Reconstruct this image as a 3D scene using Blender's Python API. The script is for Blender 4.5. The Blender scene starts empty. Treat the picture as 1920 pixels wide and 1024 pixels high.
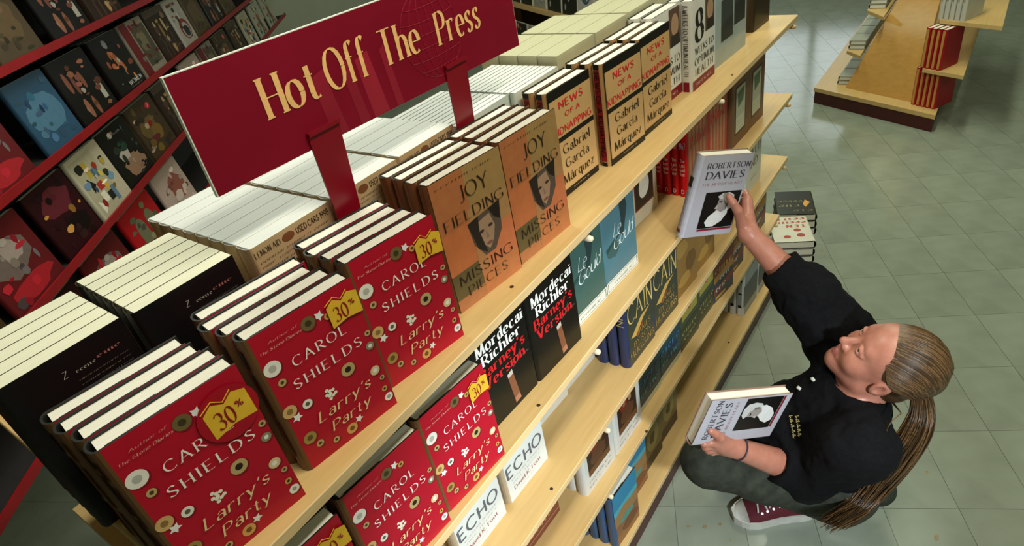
import bpy, math, random
import numpy as np
from mathutils import Vector, Matrix
random.seed(7)
SC = bpy.context.scene
COL = SC.collection
# ------------------------------------------------------------------ camera, light, exposure
H = 1.86                                   # camera height above the floor (m)
FPX, CX, CY = 1194.5, 960.0, 512.0         # focal length and centre for a 1920x1024 frame
AX = np.array([[0.56005223, -0.81093436, -0.1694903],
               [-0.53434783, -0.19724631, -0.8219284],
               [0.63309864, 0.55088961, -0.54378925]])   # rows: image right, image down, view direction
cam = bpy.data.cameras.new('camera')
cam.sensor_fit = 'HORIZONTAL'
cam.sensor_width = 36.0
cam.lens = 36.0 * FPX / 1920.0
cam.clip_start = 0.02
cam_o = bpy.data.objects.new('camera', cam)
COL.objects.link(cam_o)
cam_o.matrix_world = Matrix(((AX[0][0], -AX[1][0], -AX[2][0], 0), (AX[0][1], -AX[1][1], -AX[2][1], 0),
                             (AX[0][2], -AX[1][2], -AX[2][2], H), (0, 0, 0, 1)))
SC.camera = cam_o
w = bpy.data.worlds.new('shop_ambient')
SC.world = w
w.use_nodes = True
w.node_tree.nodes['Background'].inputs[0].default_value = (0.80, 0.95, 0.80, 1)
w.node_tree.nodes['Background'].inputs[1].default_value = 0.09
SC.view_settings.view_transform = 'Standard'
SC.view_settings.look = 'None'
SC.view_settings.exposure = 0.18
SC.view_settings.gamma = 1.0
SC.view_settings.use_curve_mapping = False


def area(name, loc, target, sx, sy, power, color):
    l = bpy.data.lights.new(name, 'AREA')
    l.shape = 'RECTANGLE'
    l.size, l.size_y, l.energy, l.color = sx, sy, power, color
    o = bpy.data.objects.new(name, l)
    COL.objects.link(o)
    o.location = loc
    o.rotation_euler = (math.atan2(target[1] - loc[1], loc[2]), 0, 0)          # long side along x, face down
    return o


# fluorescent strips on the shop ceiling: one above the aisle beside the shelves, others over the other aisles, plus an added fill
GREENISH = (0.86, 1.0, 0.74)
area('aisle_ceiling_light', (0.85, -0.10, 2.86), (0.85, 0.06, 0), 1.5, 0.22, 28, (1.0, 0.98, 0.84))
area('aisle_ceiling_light', (3.80, 0.55, 2.86), (3.80, 0.50, 0), 1.5, 0.22, 32, (0.93, 1.0, 0.76))
area('aisle_ceiling_light', (5.90, 1.9, 2.86), (5.9, 1.9, 0), 1.4, 0.3, 18, GREENISH)
area('aisle_ceiling_light', (3.4, -2.0, 2.86), (3.4, -2.0, 0), 1.4, 0.3, 10, GREENISH)
area('aisle_ceiling_light', (0.6, -2.0, 2.86), (0.7, -1.5, 0), 1.4, 0.3, 12, GREENISH)  # added fill over the next aisle, brightens the fronts on the lower shelves
area('aisle_ceiling_light', (1.2, 1.7, 2.86), (1.2, 1.5, 0), 1.2, 0.22, 25, (0.95, 1.0, 0.90))
area('aisle_ceiling_light', (2.75, 4.7, 2.86), (2.75, 4.7, 0), 0.5, 1.2, 8, GREENISH)
# the photographer's flash, held low beside the camera and aimed at the lower shelves and the kneeling figure
fl = bpy.data.lights.new('photo_flash', 'SPOT')
fl.energy, fl.color, fl.spot_size, fl.spot_blend, fl.shadow_soft_size = 92, (0.84, 0.94, 1.0), math.radians(76), 0.7, 0.06
flo = bpy.data.objects.new('photo_flash', fl)
COL.objects.link(flo)
flo.location = (0.30, -0.60, 1.36)
flo.rotation_euler = (Vector((0.92, 0.62, 0.36)) - flo.location).to_track_quat('-Z', 'Y').to_euler()


def ray(px):
    return AX.T @ np.array([(px[0] - CX) / FPX, (px[1] - CY) / FPX, 1.0])


def on_z(px, z):
    d = ray(px)
    return Vector(d * ((z - H) / d[2])) + Vector((0, 0, H))


def at_depth(px, dist):
    return Vector(ray(px) * dist) + Vector((0, 0, H))


# ------------------------------------------------------------------ materials
def lin(c):
    if isinstance(c, str):
        c = c.lstrip('#')
        c = [int(c[i:i + 2], 16) / 255 for i in (0, 2, 4)]
    return tuple((x / 12.92 if x <= 0.04045 else ((x + 0.055) / 1.055) ** 2.4) for x in c)


MATS = {}


def mat(name, col, rough=0.5, var=0.06, scale=30.0, bump=0.0, spec=0.5, coat=0.0, stretch=None, metal=0.0, col2=None, rnd=0.0, distort=0.0):
    if name in MATS:
        return MATS[name]
    m = bpy.data.materials.new(name)
    m.use_nodes = True
    nt = m.node_tree
    b = nt.nodes['Principled BSDF']
    b.inputs['Roughness'].default_value = rough
    b.inputs['Specular IOR Level'].default_value = spec
    b.inputs['Metallic'].default_value = metal
    b.inputs['Coat Weight'].default_value = coat
    b.inputs['Coat Roughness'].default_value = 0.12
    tc = nt.nodes.new('ShaderNodeTexCoord')
    mp = nt.nodes.new('ShaderNodeMapping')
    nt.links.new(tc.outputs['Object'], mp.inputs['Vector'])
    if stretch:
        mp.inputs['Scale'].default_value = stretch
    nz = nt.nodes.new('ShaderNodeTexNoise')
    nz.inputs['Scale'].default_value = scale
    nz.inputs['Detail'].default_value = 4.0
    nz.inputs['Distortion'].default_value = distort
    nt.links.new(mp.outputs['Vector'], nz.inputs['Vector'])
    mx = nt.nodes.new('ShaderNodeMix')
    mx.data_type = 'RGBA'
    c = lin(col)
    if col2 is None:
        a_ = tuple(max(0, x * (1 - var * 1.6)) for x in c)
        b_ = tuple(min(1, x * (1 + var * 1.6)) for x in c)
    else:
        a_, b_ = c, lin(col2)
    mx.inputs[6].default_value = (*a_, 1)
    mx.inputs[7].default_value = (*b_, 1)
    rp = nt.nodes.new('ShaderNodeMapRange')
    rp.inputs[1].default_value = 0.3
    rp.inputs[2].default_value = 0.7
    nt.links.new(nz.outputs['Fac'], rp.inputs[0])
    nt.links.new(rp.outputs[0], mx.inputs[0])
    out = mx.outputs[2]
    if rnd:
        oi = nt.nodes.new('ShaderNodeObjectInfo')
        mr = nt.nodes.new('ShaderNodeMapRange')
        mr.inputs[3].default_value = 1 - rnd
        mr.inputs[4].default_value = 1 + rnd
        nt.links.new(oi.outputs['Random'], mr.inputs[0])
        hs = nt.nodes.new('ShaderNodeHueSaturation')
        nt.links.new(mr.outputs[0], hs.inputs['Value'])
        nt.links.new(out, hs.inputs['Color'])
        out = hs.outputs['Color']
    nt.links.new(out, b.inputs['Base Color'])
    if bump:
        bp = nt.nodes.new('ShaderNodeBump')
        bp.inputs['Strength'].default_value = bump
        bp.inputs['Distance'].default_value = 0.002
        nt.links.new(nz.outputs['Fac'], bp.inputs['Height'])
        nt.links.new(bp.outputs['Normal'], b.inputs['Normal'])
    MATS[name] = m
    return m


def ink(hexc):                                   # printed colour on a cover
    return mat('ink_' + hexc, hexc, rough=0.38, var=0.04, scale=60, spec=0.28)


def jacket(hexc, gloss=0.30):                    # glossy dust jacket
    return mat('jacket_%s_%d' % (hexc, gloss * 100), hexc, rough=gloss, var=0.05, scale=9, spec=0.28)


MAPLE = mat('maple_veneer', '#dab67a', rough=0.42, scale=5, stretch=(1.2, 16, 16), col2='#d1aa6c', bump=0.03)
MAPLE_EDGE = mat('maple_edge_band', '#dcba86', rough=0.45, scale=8, stretch=(1, 12, 12), var=0.05)
PLINTH = mat('oxblood_laminate', '#4a1414', rough=0.35, var=0.15, scale=12)
PAGES = mat('book_pages', '#e8e2d2', rough=0.85, scale=26, stretch=(1, 40, 1), col2='#d8d1bf', bump=0.15)
PAGES_CREAM = mat('cream_pages', '#e6e2c8', rough=0.85, scale=26, stretch=(1, 40, 1), col2='#dad5b8', bump=0.15)
PAGES_WHITE = mat('white_pages', '#dcdcd6', rough=0.85, scale=22, stretch=(1, 40, 1), col2='#cfcfc8', bump=0.1)
BOARD = mat('black_board', '#15130f', rough=0.5, var=0.2)
# ------------------------------------------------------------------ mesh helpers
class MB:
    def __init__(s):
        s.v, s.f, s.m, s.mats, s.sm = [], [], [], [], False

    def mi(s, m):
        if m not in s.mats:
            s.mats.append(m)
        return s.mats.index(m)

    def poly(s, pts, m):
        n = len(s.v)
        s.v += [tuple(p) for p in pts]
        s.f.append(list(range(n, n + len(pts))))
        s.m.append(s.mi(m))

    def mesh(s, verts, faces, m):
        n = len(s.v)
        s.v += [tuple(p) for p in verts]
        k = s.mi(m)
        for f in faces:
            s.f.append([i + n for i in f])
            s.m.append(k)

    def box(s, lo, hi, m, top=None, front=None):
        x0, y0, z0 = lo
        x1, y1, z1 = hi
        v = [(x0, y0, z0), (x1, y0, z0), (x1, y1, z0), (x0, y1, z0), (x0, y0, z1), (x1, y0, z1), (x1, y1, z1), (x0, y1, z1)]
        n = len(s.v)
        s.v += v
        for i, f in enumerate([(0, 3, 2, 1), (4, 5, 6, 7), (0, 1, 5, 4), (1, 2, 6, 5), (2, 3, 7, 6), (3, 0, 4, 7)]):
            s.f.append([k + n for k in f])
            s.m.append(s.mi(top if (i == 1 and top) else front if (i == 2 and front) else m))

    def prism(s, base, off, m):
        n = len(base)
        off = Vector(off)
        b = [Vector(p) for p in base]
        t = [p + off for p in b]
        k = len(s.v)
        s.v += [tuple(p) for p in b + t]
        j = s.mi(m)
        s.f.append(list(range(k + n - 1, k - 1, -1)))
        s.f.append(list(range(k + n, k + 2 * n)))
        s.m += [j, j]
        for i in range(n):
            s.f.append([k + i, k + (i + 1) % n, k + n + (i + 1) % n, k + n + i])
            s.m.append(j)

    def tube(s, pts, rad, m, seg=8, cap=True):
        pts = [Vector(p) for p in pts]
        if not hasattr(rad, '__len__'):
            rad = [rad] * len(pts)
        k = len(s.v)
        j = s.mi(m)
        up = Vector((0.13, 0.31, 0.94))
        for i, p in enumerate(pts):
            t = (pts[min(i + 1, len(pts) - 1)] - pts[max(i - 1, 0)]).normalized()
            a = t.cross(up).normalized()
            b = t.cross(a)
            for q in range(seg):
                an = 2 * math.pi * q / seg
                s.v.append(tuple(p + (a * math.cos(an) + b * math.sin(an)) * rad[i]))
        for i in range(len(pts) - 1):
            for q in range(seg):
                r = (q + 1) % seg
                s.f.append([k + i * seg + q, k + i * seg + r, k + (i + 1) * seg + r, k + (i + 1) * seg + q])
                s.m.append(j)
        if cap:
            s.f.append([k + q for q in range(seg)][::-1])
            s.f.append([k + (len(pts) - 1) * seg + q for q in range(seg)])
            s.m += [j, j]

    def data(s, name):
        me = bpy.data.meshes.new(name)
        me.from_pydata(s.v, [], s.f)
        for m in s.mats:
            me.materials.append(m)
        me.polygons.foreach_set('material_index', s.m)
        if s.sm:
            me.polygons.foreach_set('use_smooth', [True] * len(s.f))
        me.update()
        return me

    def build(s, name, parent=None):
        return link(name, s.data(name), parent)


def link(name, data, parent=None):
    o = bpy.data.objects.new(name, data)
    COL.objects.link(o)
    if parent:
        o.parent = parent
    return o


def tag(o, label, cat, group=None):
    o['label'] = label
    o['category'] = cat
    if group:
        o['group'] = group
    return o


def thing(name, label, cat, loc=(0, 0, 0), rz=0.0, group=None):
    o = link(name, None)
    o.empty_display_size = 0.05
    o.location = loc
    o.rotation_euler = (0, 0, rz)
    return tag(o, label, cat, group)


def bevel(o, wd, seg=2):
    m = o.modifiers.new('bevel', 'BEVEL')
    m.width, m.segments, m.limit_method = wd, seg, 'ANGLE'
    return o


# ------------------------------------------------------------------ lettering: a pen-stroke alphabet
G = {
 'A': '0,0 .36,1 .72,0|.14,.36 .58,.36', 'B': '.08,0 .08,1|.08,1 .3,1|o .3 .75 .26 .25 90 -90|.08,.5 .3,.5|o .3 .25 .3 .25 90 -90|.3,0 .08,0',
 'C': 'o .42 .5 .4 .5 45 315', 'D': '.08,0 .08,1|.08,1 .3,1|o .3 .5 .42 .5 90 -90|.3,0 .08,0', 'E': '.08,0 .08,1|.08,1 .52,1|.08,.52 .44,.52|.08,0 .54,0',
 'F': '.08,0 .08,1|.08,1 .52,1|.08,.52 .44,.52', 'G': 'o .42 .5 .4 .5 45 330|.48,.42 .78,.42|.74,.42 .74,.1', 'H': '.08,0 .08,1|.64,0 .64,1|.08,.5 .64,.5',
 'I': '.1,0 .1,1', 'J': '.3,1 .3,.1|o .14 .1 .16 .2 0 -130', 'K': '.08,0 .08,1|.6,1 .1,.42|.24,.58 .66,0', 'L': '.08,1 .08,0|.08,0 .54,0',
 'M': '.06,0 .12,1 .45,.05 .78,1 .84,0', 'N': '.08,0 .08,1 .64,0 .64,1', 'O': 'o .42 .5 .4 .5 0 360', 'P': '.08,0 .08,1|.08,1 .3,1|o .3 .74 .27 .26 90 -90|.3,.48 .08,.48',
 'Q': 'o .42 .5 .4 .5 0 360|.45,.2 .78,-.12', 'R': '.08,0 .08,1|.08,1 .3,1|o .3 .74 .27 .26 90 -90|.3,.48 .08,.48|.28,.48 .66,0',
 'S': '~.5,.84 .3,1 .1,.84 .14,.62 .4,.42 .5,.2 .28,0 .05,.15', 'T': '.32,0 .32,1|0,1 .64,1', 'U': '.08,1 .08,.3|o .36 .3 .28 .3 180 360|.64,.3 .64,1',
 'V': '0,1 .34,0 .68,1', 'W': '0,1 .26,0 .5,.9 .74,0 1,1', 'X': '0,0 .6,1|0,1 .6,0', 'Y': '0,1 .32,.48 .64,1|.32,.5 .32,0', 'Z': '.02,1 .56,1 .02,0 .58,0',
 'a': 'o .23 .19 .19 .19 0 360|.44,.44 .44,0|~.07,.52 .2,.65 .37,.62 .44,.42', 'b': '.06,1 .06,0|o .28 .32 .22 .33 0 360', 'c': 'o .27 .32 .23 .33 45 315', 'd': 'o .25 .32 .2 .33 0 360|.46,1 .46,0',
 'e': 'o .27 .32 .23 .33 0 310|.05,.34 .48,.34', 'f': '.14,0 .14,.8|o .29 .8 .15 .2 180 40|0,.62 .32,.62', 'g': 'o .25 .34 .2 .31 0 360|.46,.64 .46,-.1|o .26 -.1 .2 .18 0 -150',
 'h': '.06,1 .06,0|o .27 .42 .21 .23 180 0|.48,.42 .48,0', 'i': '.06,.64 .06,0|.06,.84 .06,.94', 'j': '.1,.64 .1,-.2|.1,.84 .1,.94', 'k': '.06,1 .06,0|.42,.64 .08,.28|.18,.38 .46,0',
 'l': '.06,1 .06,0', 'm': '.06,.64 .06,0|o .24 .44 .18 .2 180 0|.42,.44 .42,0|o .6 .44 .18 .2 180 0|.78,.44 .78,0', 'n': '.06,.64 .06,0|o .27 .42 .21 .23 180 0|.48,.42 .48,0',
 'o': 'o .27 .32 .25 .33 0 360', 'p': '.06,.64 .06,-.3|o .28 .32 .22 .33 0 360', 'q': 'o .25 .32 .2 .33 0 360|.46,.64 .46,-.3', 'r': '.06,.64 .06,0|o .26 .42 .2 .23 180 50',
 's': '~.36,.55 .22,.66 .06,.55 .1,.4 .3,.27 .37,.14 .22,0 .03,.1', 't': '.16,.86 .16,.16|o .3 .16 .14 .16 180 310|0,.62 .32,.62', 'u': '.06,.64 .06,.24|o .27 .24 .21 .24 180 360|.48,.64 .48,0',
 'v': '0,.64 .22,0 .44,.64', 'w': '0,.64 .18,0 .34,.58 .5,0 .68,.64', 'x': '0,.64 .44,0|.44,.64 0,0', 'y': '0,.64 .23,.02|.46,.64 .12,-.3', 'z': '.02,.64 .4,.64 .02,0 .42,0',
 '0': 'o .28 .5 .25 .5 0 360', '1': '.06,.8 .24,1 .24,0', '2': '~.05,.78 .25,1 .48,.78 .3,.4 .04,0|.04,0 .5,0', '3': 'o .24 .75 .22 .25 150 -90|o .24 .26 .26 .26 90 -150',
 '4': '.4,0 .4,1 0,.3 .56,.3', '5': '.46,1 .1,1 .08,.56|o .24 .3 .26 .3 130 -140', '6': 'o .28 .28 .25 .28 0 360|~.05,.3 .12,.7 .4,1', '7': '0,1 .5,1 .18,0',
 '8': 'o .28 .75 .2 .25 0 360|o .28 .26 .26 .26 0 360', '9': 'o .28 .72 .25 .28 0 360|~.52,.7 .44,.3 .16,0', '%': 'o .14 .78 .13 .2 0 360|o .55 .2 .13 .2 0 360|.1,0 .6,1',
 "'": '.1,1 .04,.76', '-': '.02,.36 .28,.36', '.': '.05,0 .05,.07', ',': '.08,.06 .02,-.14', '&': '~.6,0 .12,.75 .28,1 .4,.78 .05,.3 .22,0 .56,.4',
}
G['¦'] = '.06,.7 .06,0'
G['¬'] = 'o .2 .32 .16 .3 20 300'
G['¯'] = '.04,.62 .3,.62|.17,.62 .17,0'
G['í'] = '.06,.64 .06,0|.03,.78 .16,.98'
G['á'] = G['a'] + '|.22,.78 .36,.98'
GCACHE = {}


def glyph(ch, nib, thin, phi, serif):
    key = (ch, nib, thin, phi, serif)
    if key in GCACHE:
        return GCACHE[key]
    V, F = [], []
    mxx, lay = 0.0, 0
    for st in G[ch].split('|'):
        line = False
        if st[0] == 'o':
            cx, cy, rx, ry, a0, a1 = map(float, st[1:].split())
            n = max(6, int(abs(a1 - a0) / 20))
            P = [(cx + rx * math.cos(math.radians(a0 + (a1 - a0) * i / n)), cy + ry * math.sin(math.radians(a0 + (a1 - a0) * i / n))) for i in range(n + 1)]
        elif st[0] == '~':
            K = [tuple(map(float, q.split(','))) for q in st[1:].split()]
            K2 = [K[0]] + K + [K[-1]]
            P = []
            for i in range(1, len(K2) - 2):
                for t in (0, .2, .4, .6, .8):
                    P.append(tuple(0.5 * (2 * K2[i][d] + (K2[i + 1][d] - K2[i - 1][d]) * t + (2 * K2[i - 1][d] - 5 * K2[i][d] + 4 * K2[i + 1][d] - K2[i + 2][d]) * t * t
                                          + (3 * K2[i][d] - K2[i - 1][d] - 3 * K2[i + 1][d] + K2[i + 2][d]) * t ** 3) for d in (0, 1)))
            P.append(K[-1])
        else:
            P = [tuple(map(float, q.split(','))) for q in st.split()]
            line = True
        mxx = max(mxx, max(p[0] for p in P))
        segs = [[P[i], P[i + 1]] for i in range(len(P) - 1)] if line else [P]
        for Q in segs:
            k = len(V)
            lay += 1
            n = len(Q)
            for i in range(n):
                a, b = Q[max(i - 1, 0)], Q[min(i + 1, n - 1)]
                dx, dy = b[0] - a[0], b[1] - a[1]
                L = math.hypot(dx, dy) or 1e-6
                wd = max(thin, nib * abs(math.sin(math.atan2(dy, dx) - math.radians(phi)))) / 2
                V += [(Q[i][0] - dy / L * wd, Q[i][1] + dx / L * wd, lay), (Q[i][0] + dy / L * wd, Q[i][1] - dx / L * wd, lay)]
            for i in range(n - 1):
                F.append((k + 2 * i, k + 2 * i + 1, k + 2 * i + 3, k + 2 * i + 2))
        if serif and line:
            for e, o_ in ((P[0], P[1]), (P[-1], P[-2])):
                if abs(e[1] - o_[1]) > 0.3 and min(abs(e[1]), abs(e[1] - 1), abs(e[1] - .64), abs(e[1] + .3)) < .02:
                    k = len(V)
                    sw, sh = serif, max(thin, .035)
                    y0 = e[1] if e[1] < .3 else e[1] - sh
                    lay += 1
                    V += [(e[0] - sw, y0, lay), (e[0] + sw, y0, lay), (e[0] + sw, y0 + sh, lay), (e[0] - sw, y0 + sh, lay)]
                    F.append((k, k + 1, k + 2, k + 3))
    GCACHE[key] = (V, F, mxx)
    return GCACHE[key]


STY = {'serif': (.15, .04, 15, .11, .13, 0), 'light': (.10, .03, 15, .08, .14, 0), 'bold': (.22, .06, 12, .15, .14, 0), 'didone': (.19, .03, 6, .13, .10, .0), 'sans': (.15, .12, 0, 0, .14, 0), 'thin': (.07, .05, 0, 0, .14, 0),
       'italic': (.12, .04, 20, .07, .13, .22), 'bolditalic': (.2, .06, 15, .11, .11, .2), 'wide': (.13, .035, 15, .1, .3, 0), 'script': (.08, .03, 30, 0, .02, .35)}


def marks(n, seed=1):
    rn = random.Random(seed)
    return ''.join(rn.choice('¦¬¯¦¬ ') if 0 < i < n - 1 else '¬' for i in range(n))


def text_pts(s, style, h, width=None):
    """2D lettering: (verts, faces, width); h is the cap height in metres, width squeezes the line to that length"""
    nib, thin, phi, serif, gap, shear = STY[style]
    V, F, x = [], [], 0.0
    for ch in s:
        if ch == ' ':
            x += .34
            continue
        gv, gf, gw = glyph(ch, nib, thin, phi, serif)
        k = len(V)
        V += [(x + p[0] + p[1] * shear, p[1], p[2]) for p in gv]
        F += [tuple(i + k for i in f) for f in gf]
        x += gw + gap + nib * .5
    x -= gap
    sx = h if width is None else width / x
    return [(p[0] * sx, p[1] * h, p[2]) for p in V], F, x * sx


def put_text(mb, s, style, h, m, org, ux, uy, width=None, center=False):
    V, F, wd = text_pts(s, style, h, width)
    org, ux, uy = Vector(org), Vector(ux), Vector(uy)
    if center:
        org = org - ux * (wd / 2)
    nn = ux.cross(uy).normalized() * 5e-5
    mb.mesh([org + ux * a + uy * b + nn * c for a, b, c in V], F, m)
    return wd
# ------------------------------------------------------------------ books
def cover_mb(w, h, t, front, spine, back, edge, th=0.0026, bulge=0.004, flap=True):
    mb = MB()
    O, I, M = [(w, 0)], [(w, th)], [front]
    e = 0.006
    n = 8
    for i in range(n + 1):
        a = math.pi * i / n
        O.append((e - (e + bulge) * math.sin(a), t / 2 - t / 2 * math.cos(a)))
        I.append((e - (e + bulge - th) * math.sin(a), t / 2 - (t / 2 - th) * math.cos(a)))
        M.append(spine if i < n else back)
    O.append((w, t))
    I.append((w, t - th))
    for i in range(len(O) - 1):
        a, b, c, d = O[i], O[i + 1], I[i + 1], I[i]
        mb.poly([(a[0], a[1], h), (b[0], b[1], h), (b[0], b[1], 0), (a[0], a[1], 0)], M[i])
        mb.poly([(d[0], d[1], 0), (c[0], c[1], 0), (c[0], c[1], h), (d[0], d[1], h)], edge)
        mb.poly([(a[0], a[1], h), (d[0], d[1], h), (c[0], c[1], h), (b[0], b[1], h)], edge)
        mb.poly([(a[0], a[1], 0), (b[0], b[1], 0), (c[0], c[1], 0), (d[0], d[1], 0)], edge)
    for y0, y1 in ((0, th), (t - th, t)):
        mb.poly([(w, y0, 0), (w, y1, 0), (w, y1, h), (w, y0, h)], edge)
    if flap:
        mb.box((.012, th, .004), (w * .52, th + .0022, h - .0006), edge)
    return mb


def art_mb(mb, w, h, items, y=-.0004, dy=-.00005):
    """flat print on the front: r = rectangle, e = ellipse, p = polygon, in fractions (u right, v down)"""
    for k, it in enumerate(items):
        yy = y + dy * (k if len(items) <= 32 else k % 12)
        P = lambda u, v: (u * w, yy, (1 - v) * h)
        m = ink(it[-1])
        if it[0] == 'r':
            u0, v0, u1, v1 = it[1:5]
            mb.poly([P(u0, v1), P(u1, v1), P(u1, v0), P(u0, v0)], m)
        elif it[0] == 'e':
            u, v, ru, rv = it[1:5]
            mb.poly([P(u + ru * math.cos(a * math.pi / 10), v - rv * math.sin(a * math.pi / 10)) for a in range(20)], m)
        elif it[0] == 'p':
            q = [P(u, v) for u, v in it[1]]
            ar = sum(q[i][0] * q[(i + 1) % len(q)][2] - q[(i + 1) % len(q)][0] * q[i][2] for i in range(len(q)))
            mb.poly(q if ar > 0 else q[::-1], m)
    return mb


def star(u, v, r, asp=.65, n=5, rot=0.3, inner=.5):
    return [(u + r * (1 if i % 2 == 0 else inner) * math.cos(rot + i * math.pi / n), v + r * asp * (1 if i % 2 == 0 else inner) * math.sin(rot + i * math.pi / n)) for i in range(2 * n)]


def blob(u, v, ru, rv, seed, n=14):
    rn = random.Random(seed)
    return [(u + ru * (0.75 + .35 * rn.random()) * math.cos(2 * math.pi * i / n), v + rv * (0.75 + .35 * rn.random()) * math.sin(2 * math.pi * i / n)) for i in range(n)]


SPEC, BM = {}, {}


def spec(key, w, h, t, front, spine=None, pages=PAGES, edge=BOARD, gloss=.3, art=(), text=(), sptext=(), spart=(), th=.0026, bulge=.004, flap=True, back=None, kind='hardcover_book'):
    SPEC[key] = dict(w=w, h=h, t=t, front=front, spine=spine or front, pages=pages, edge=edge, gloss=gloss, art=art, text=text, sptext=sptext, spart=spart, th=th, bulge=bulge,
                     flap=flap, back=back or front, kind=kind)


def book_parts(key):
    if key in BM:
        return BM[key]
    s = SPEC[key]
    w, h, t, th = s['w'], s['h'], s['t'], s['th']
    edge = s['edge'] if not isinstance(s['edge'], str) else ink(s['edge'])
    parts = {}
    parts['cover'] = cover_mb(w, h, t, jacket(s['front'], s['gloss']), jacket(s['spine'], s['gloss']), jacket(s['back'], s['gloss']), edge, th, s['bulge'], s['flap']).data('cover')
    p = MB()
    ins = .0035 if s['bulge'] > .001 else .0006
    p.box((.005, th + .0003, ins * .8), (w - ins, t - th - .0003, h - ins * .7), s['pages'])
    parts['page_block'] = p.data('page_block')
    if s['art']:
        parts['cover_print'] = art_mb(MB(), w, h, s['art']).data('cover_print')
    sb = -s['bulge'] - .0005
    nl = 0
    for it in s['text']:                          # (string, u, v baseline, cap height as fraction of h, colour, style, width fraction, slope)
        mb = MB()
        st, u, v, ch, c, sty = it[:6]
        wd = it[6] * w if len(it) > 6 and it[6] else None
        an = it[7] if len(it) > 7 else 0.0
        put_text(mb, st, sty, ch * h, ink(c), (u * w, -.0006 - .00005 * min(len(s['art']), 32) - .00004 * nl, (1 - v) * h), (math.cos(an), 0, math.sin(an)), (-math.sin(an), 0, math.cos(an)), wd)
        parts['lettering#%d' % nl] = mb.data('lettering')
        nl += 1
    for it in s['sptext']:                        # along the spine, reading downwards, or upright when a seventh item is given
        mb = MB()
        st, z, ch, c, sty, ln = it[:6]
        if len(it) > 6:
            put_text(mb, st, sty, ch, ink(c), (sb - .0006, t / 2 + ln / 2, z * h), (0, -1, 0), (0, 0, 1), ln)
        else:
            put_text(mb, st, sty, ch, ink(c), (sb - .0006, t / 2 + ch * .5, z * h), (0, 0, -1), (0, -1, 0), ln)
        parts['spine_lettering#%d' % nl] = mb.data('spine_lettering')
        nl += 1
    if s['spart']:
        mb = MB()
        for z0, z1, c in s['spart']:
            a = 0.26
            mb.poly([(sb, t * (1 - a), z0 * h), (sb, t * a, z0 * h), (sb, t * a, z1 * h), (sb, t * (1 - a), z1 * h)], ink(c))
        parts['spine_panel'] = mb.data('spine_panel')
    BM[key] = parts
    return parts


def place(key, x, y, z, rz=0.0, label='', group=None, plain=False, rx=0.0, mw=None, sc=None):
    s = SPEC[key]
    o = thing(s['kind'], label, 'book', (x, y, z), rz, group)
    if rx:
        o.rotation_euler = (rx, 0, rz)
    if mw is not None:
        o.matrix_world = mw
    if sc:
        o.scale = sc
    for n, d in book_parts(key).items():
        n = n.split('#')[0]
        if plain and n in ('cover_print', 'lettering'):
            continue
        link(n, d, o)
    return o


ORD = ['front', 'second', 'third', 'fourth', 'fifth', 'sixth', 'seventh', 'eighth', 'ninth', 'tenth', 'eleventh', 'twelfth']


def stack(key, n, x, y, z, rz, what, group, dx=(), lab0=None, jig=.0, step=None):
    """n face-out copies one behind the other; what = how to find the stack"""
    t = SPEC[key]['t'] + .0024 if step is None else step
    rn = random.Random(key + str(x))
    res = []
    for i in range(n):
        ox = dx[i] if i < len(dx) else (rn.random() - .5) * jig
        px = x + ox - math.sin(rz) * t * i
        py = y + math.cos(rz) * t * i
        lab = (lab0 or 'front copy of ' + what) if i == 0 else ORD[i] + ' copy from the front in ' + what
        res.append(place(key, px, py, z, rz, lab, group, plain=i > 0))
    return res


Z1, Z2, Z3, Z4, Z5 = 1.21, .922, .662, .39, .117
# --- covers
W_, TN, GD, BRN = '#e6e0d4', '#b9a06a', '#c79a4a', '#6d5a36'
SHELLS = []
for u, v, r, c, c2 in ((.11, .235, .075, W_, '#b3aea4'), (.13, .345, .036, TN, '#4a3a20'), (.515, .112, .066, BRN, '#3d321c'), (.69, .14, .034, GD, '#59401a'), (.965, .395, .03, TN, '#4a3a20'),
                       (.945, .484, .042, '#8b8064', '#e4e0da'), (.905, .663, .05, '#d8b98c', W_), (.945, .742, .026, TN, '#4a3a20'), (.93, .83, .03, GD, '#3c2c12'), (.942, .905, .045, W_, '#9d988e'),
                       (.675, .534, .068, TN, '#2c1c12'), (.236, .567, .046, W_, '#5d5a44'), (.08, .543, .064, '#cfa56a', '#8a6a3c'), (.132, .785, .062, '#a08244', '#5d4a24'), (.19, .865, .036, TN, '#4a3a20'),
                       (.33, .921, .032, TN, '#3c3018'), (.502, .93, .056, '#cf9a58', '#6e4a22')):
    SHELLS += [('e', u + .012, v + .009, r * 1.02, r * .68, '#7d0c1c'), ('e', u, v, r, r * .66, c), ('e', u, v, r * .45, r * .3, c2)]
for u, v, r in ((.62, .108, .05), (.115, .606, .05), (.595, .9, .045)):
    SHELLS.append(('p', star(u, v, r), '#e9e6e0'))
for i in range(9):
    SHELLS.append(('e', .448 + .05 * math.cos(i * 2.4) * (i / 8) ** .5, .606 + .04 * math.sin(i * 2.4) * (i / 8) ** .5, .017, .011, '#ece4cf'))
STY['wide2'] = (.125, .035, 12, .10, .26, 0)
LTXT = [('Author of', .16, .085, .014, '#d08a80', 'italic', .26), ('The Stone Diaries', .06, .125, .016, '#dcaea0', 'italic', .38), ('CAROL', .27, .30, .062, '#f0e8de', 'wide2', .52),
        ('SHIELDS', .20, .435, .062, '#f0e8de', 'wide2', .68), ("Larry's", .25, .735, .07, '#e8cc96', 'italic', .56), ('Party', .33, .85, .07, '#e8cc96', 'italic', .42)]
spec('red_button', .155, .231, .0303, '#b00c26', spine='#6e4a2a', art=SHELLS, text=LTXT, spart=[(.80, .93, '#2a0c0c'), (.45, .76, '#4a1414'), (.12, .42, '#5a2418')])
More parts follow.
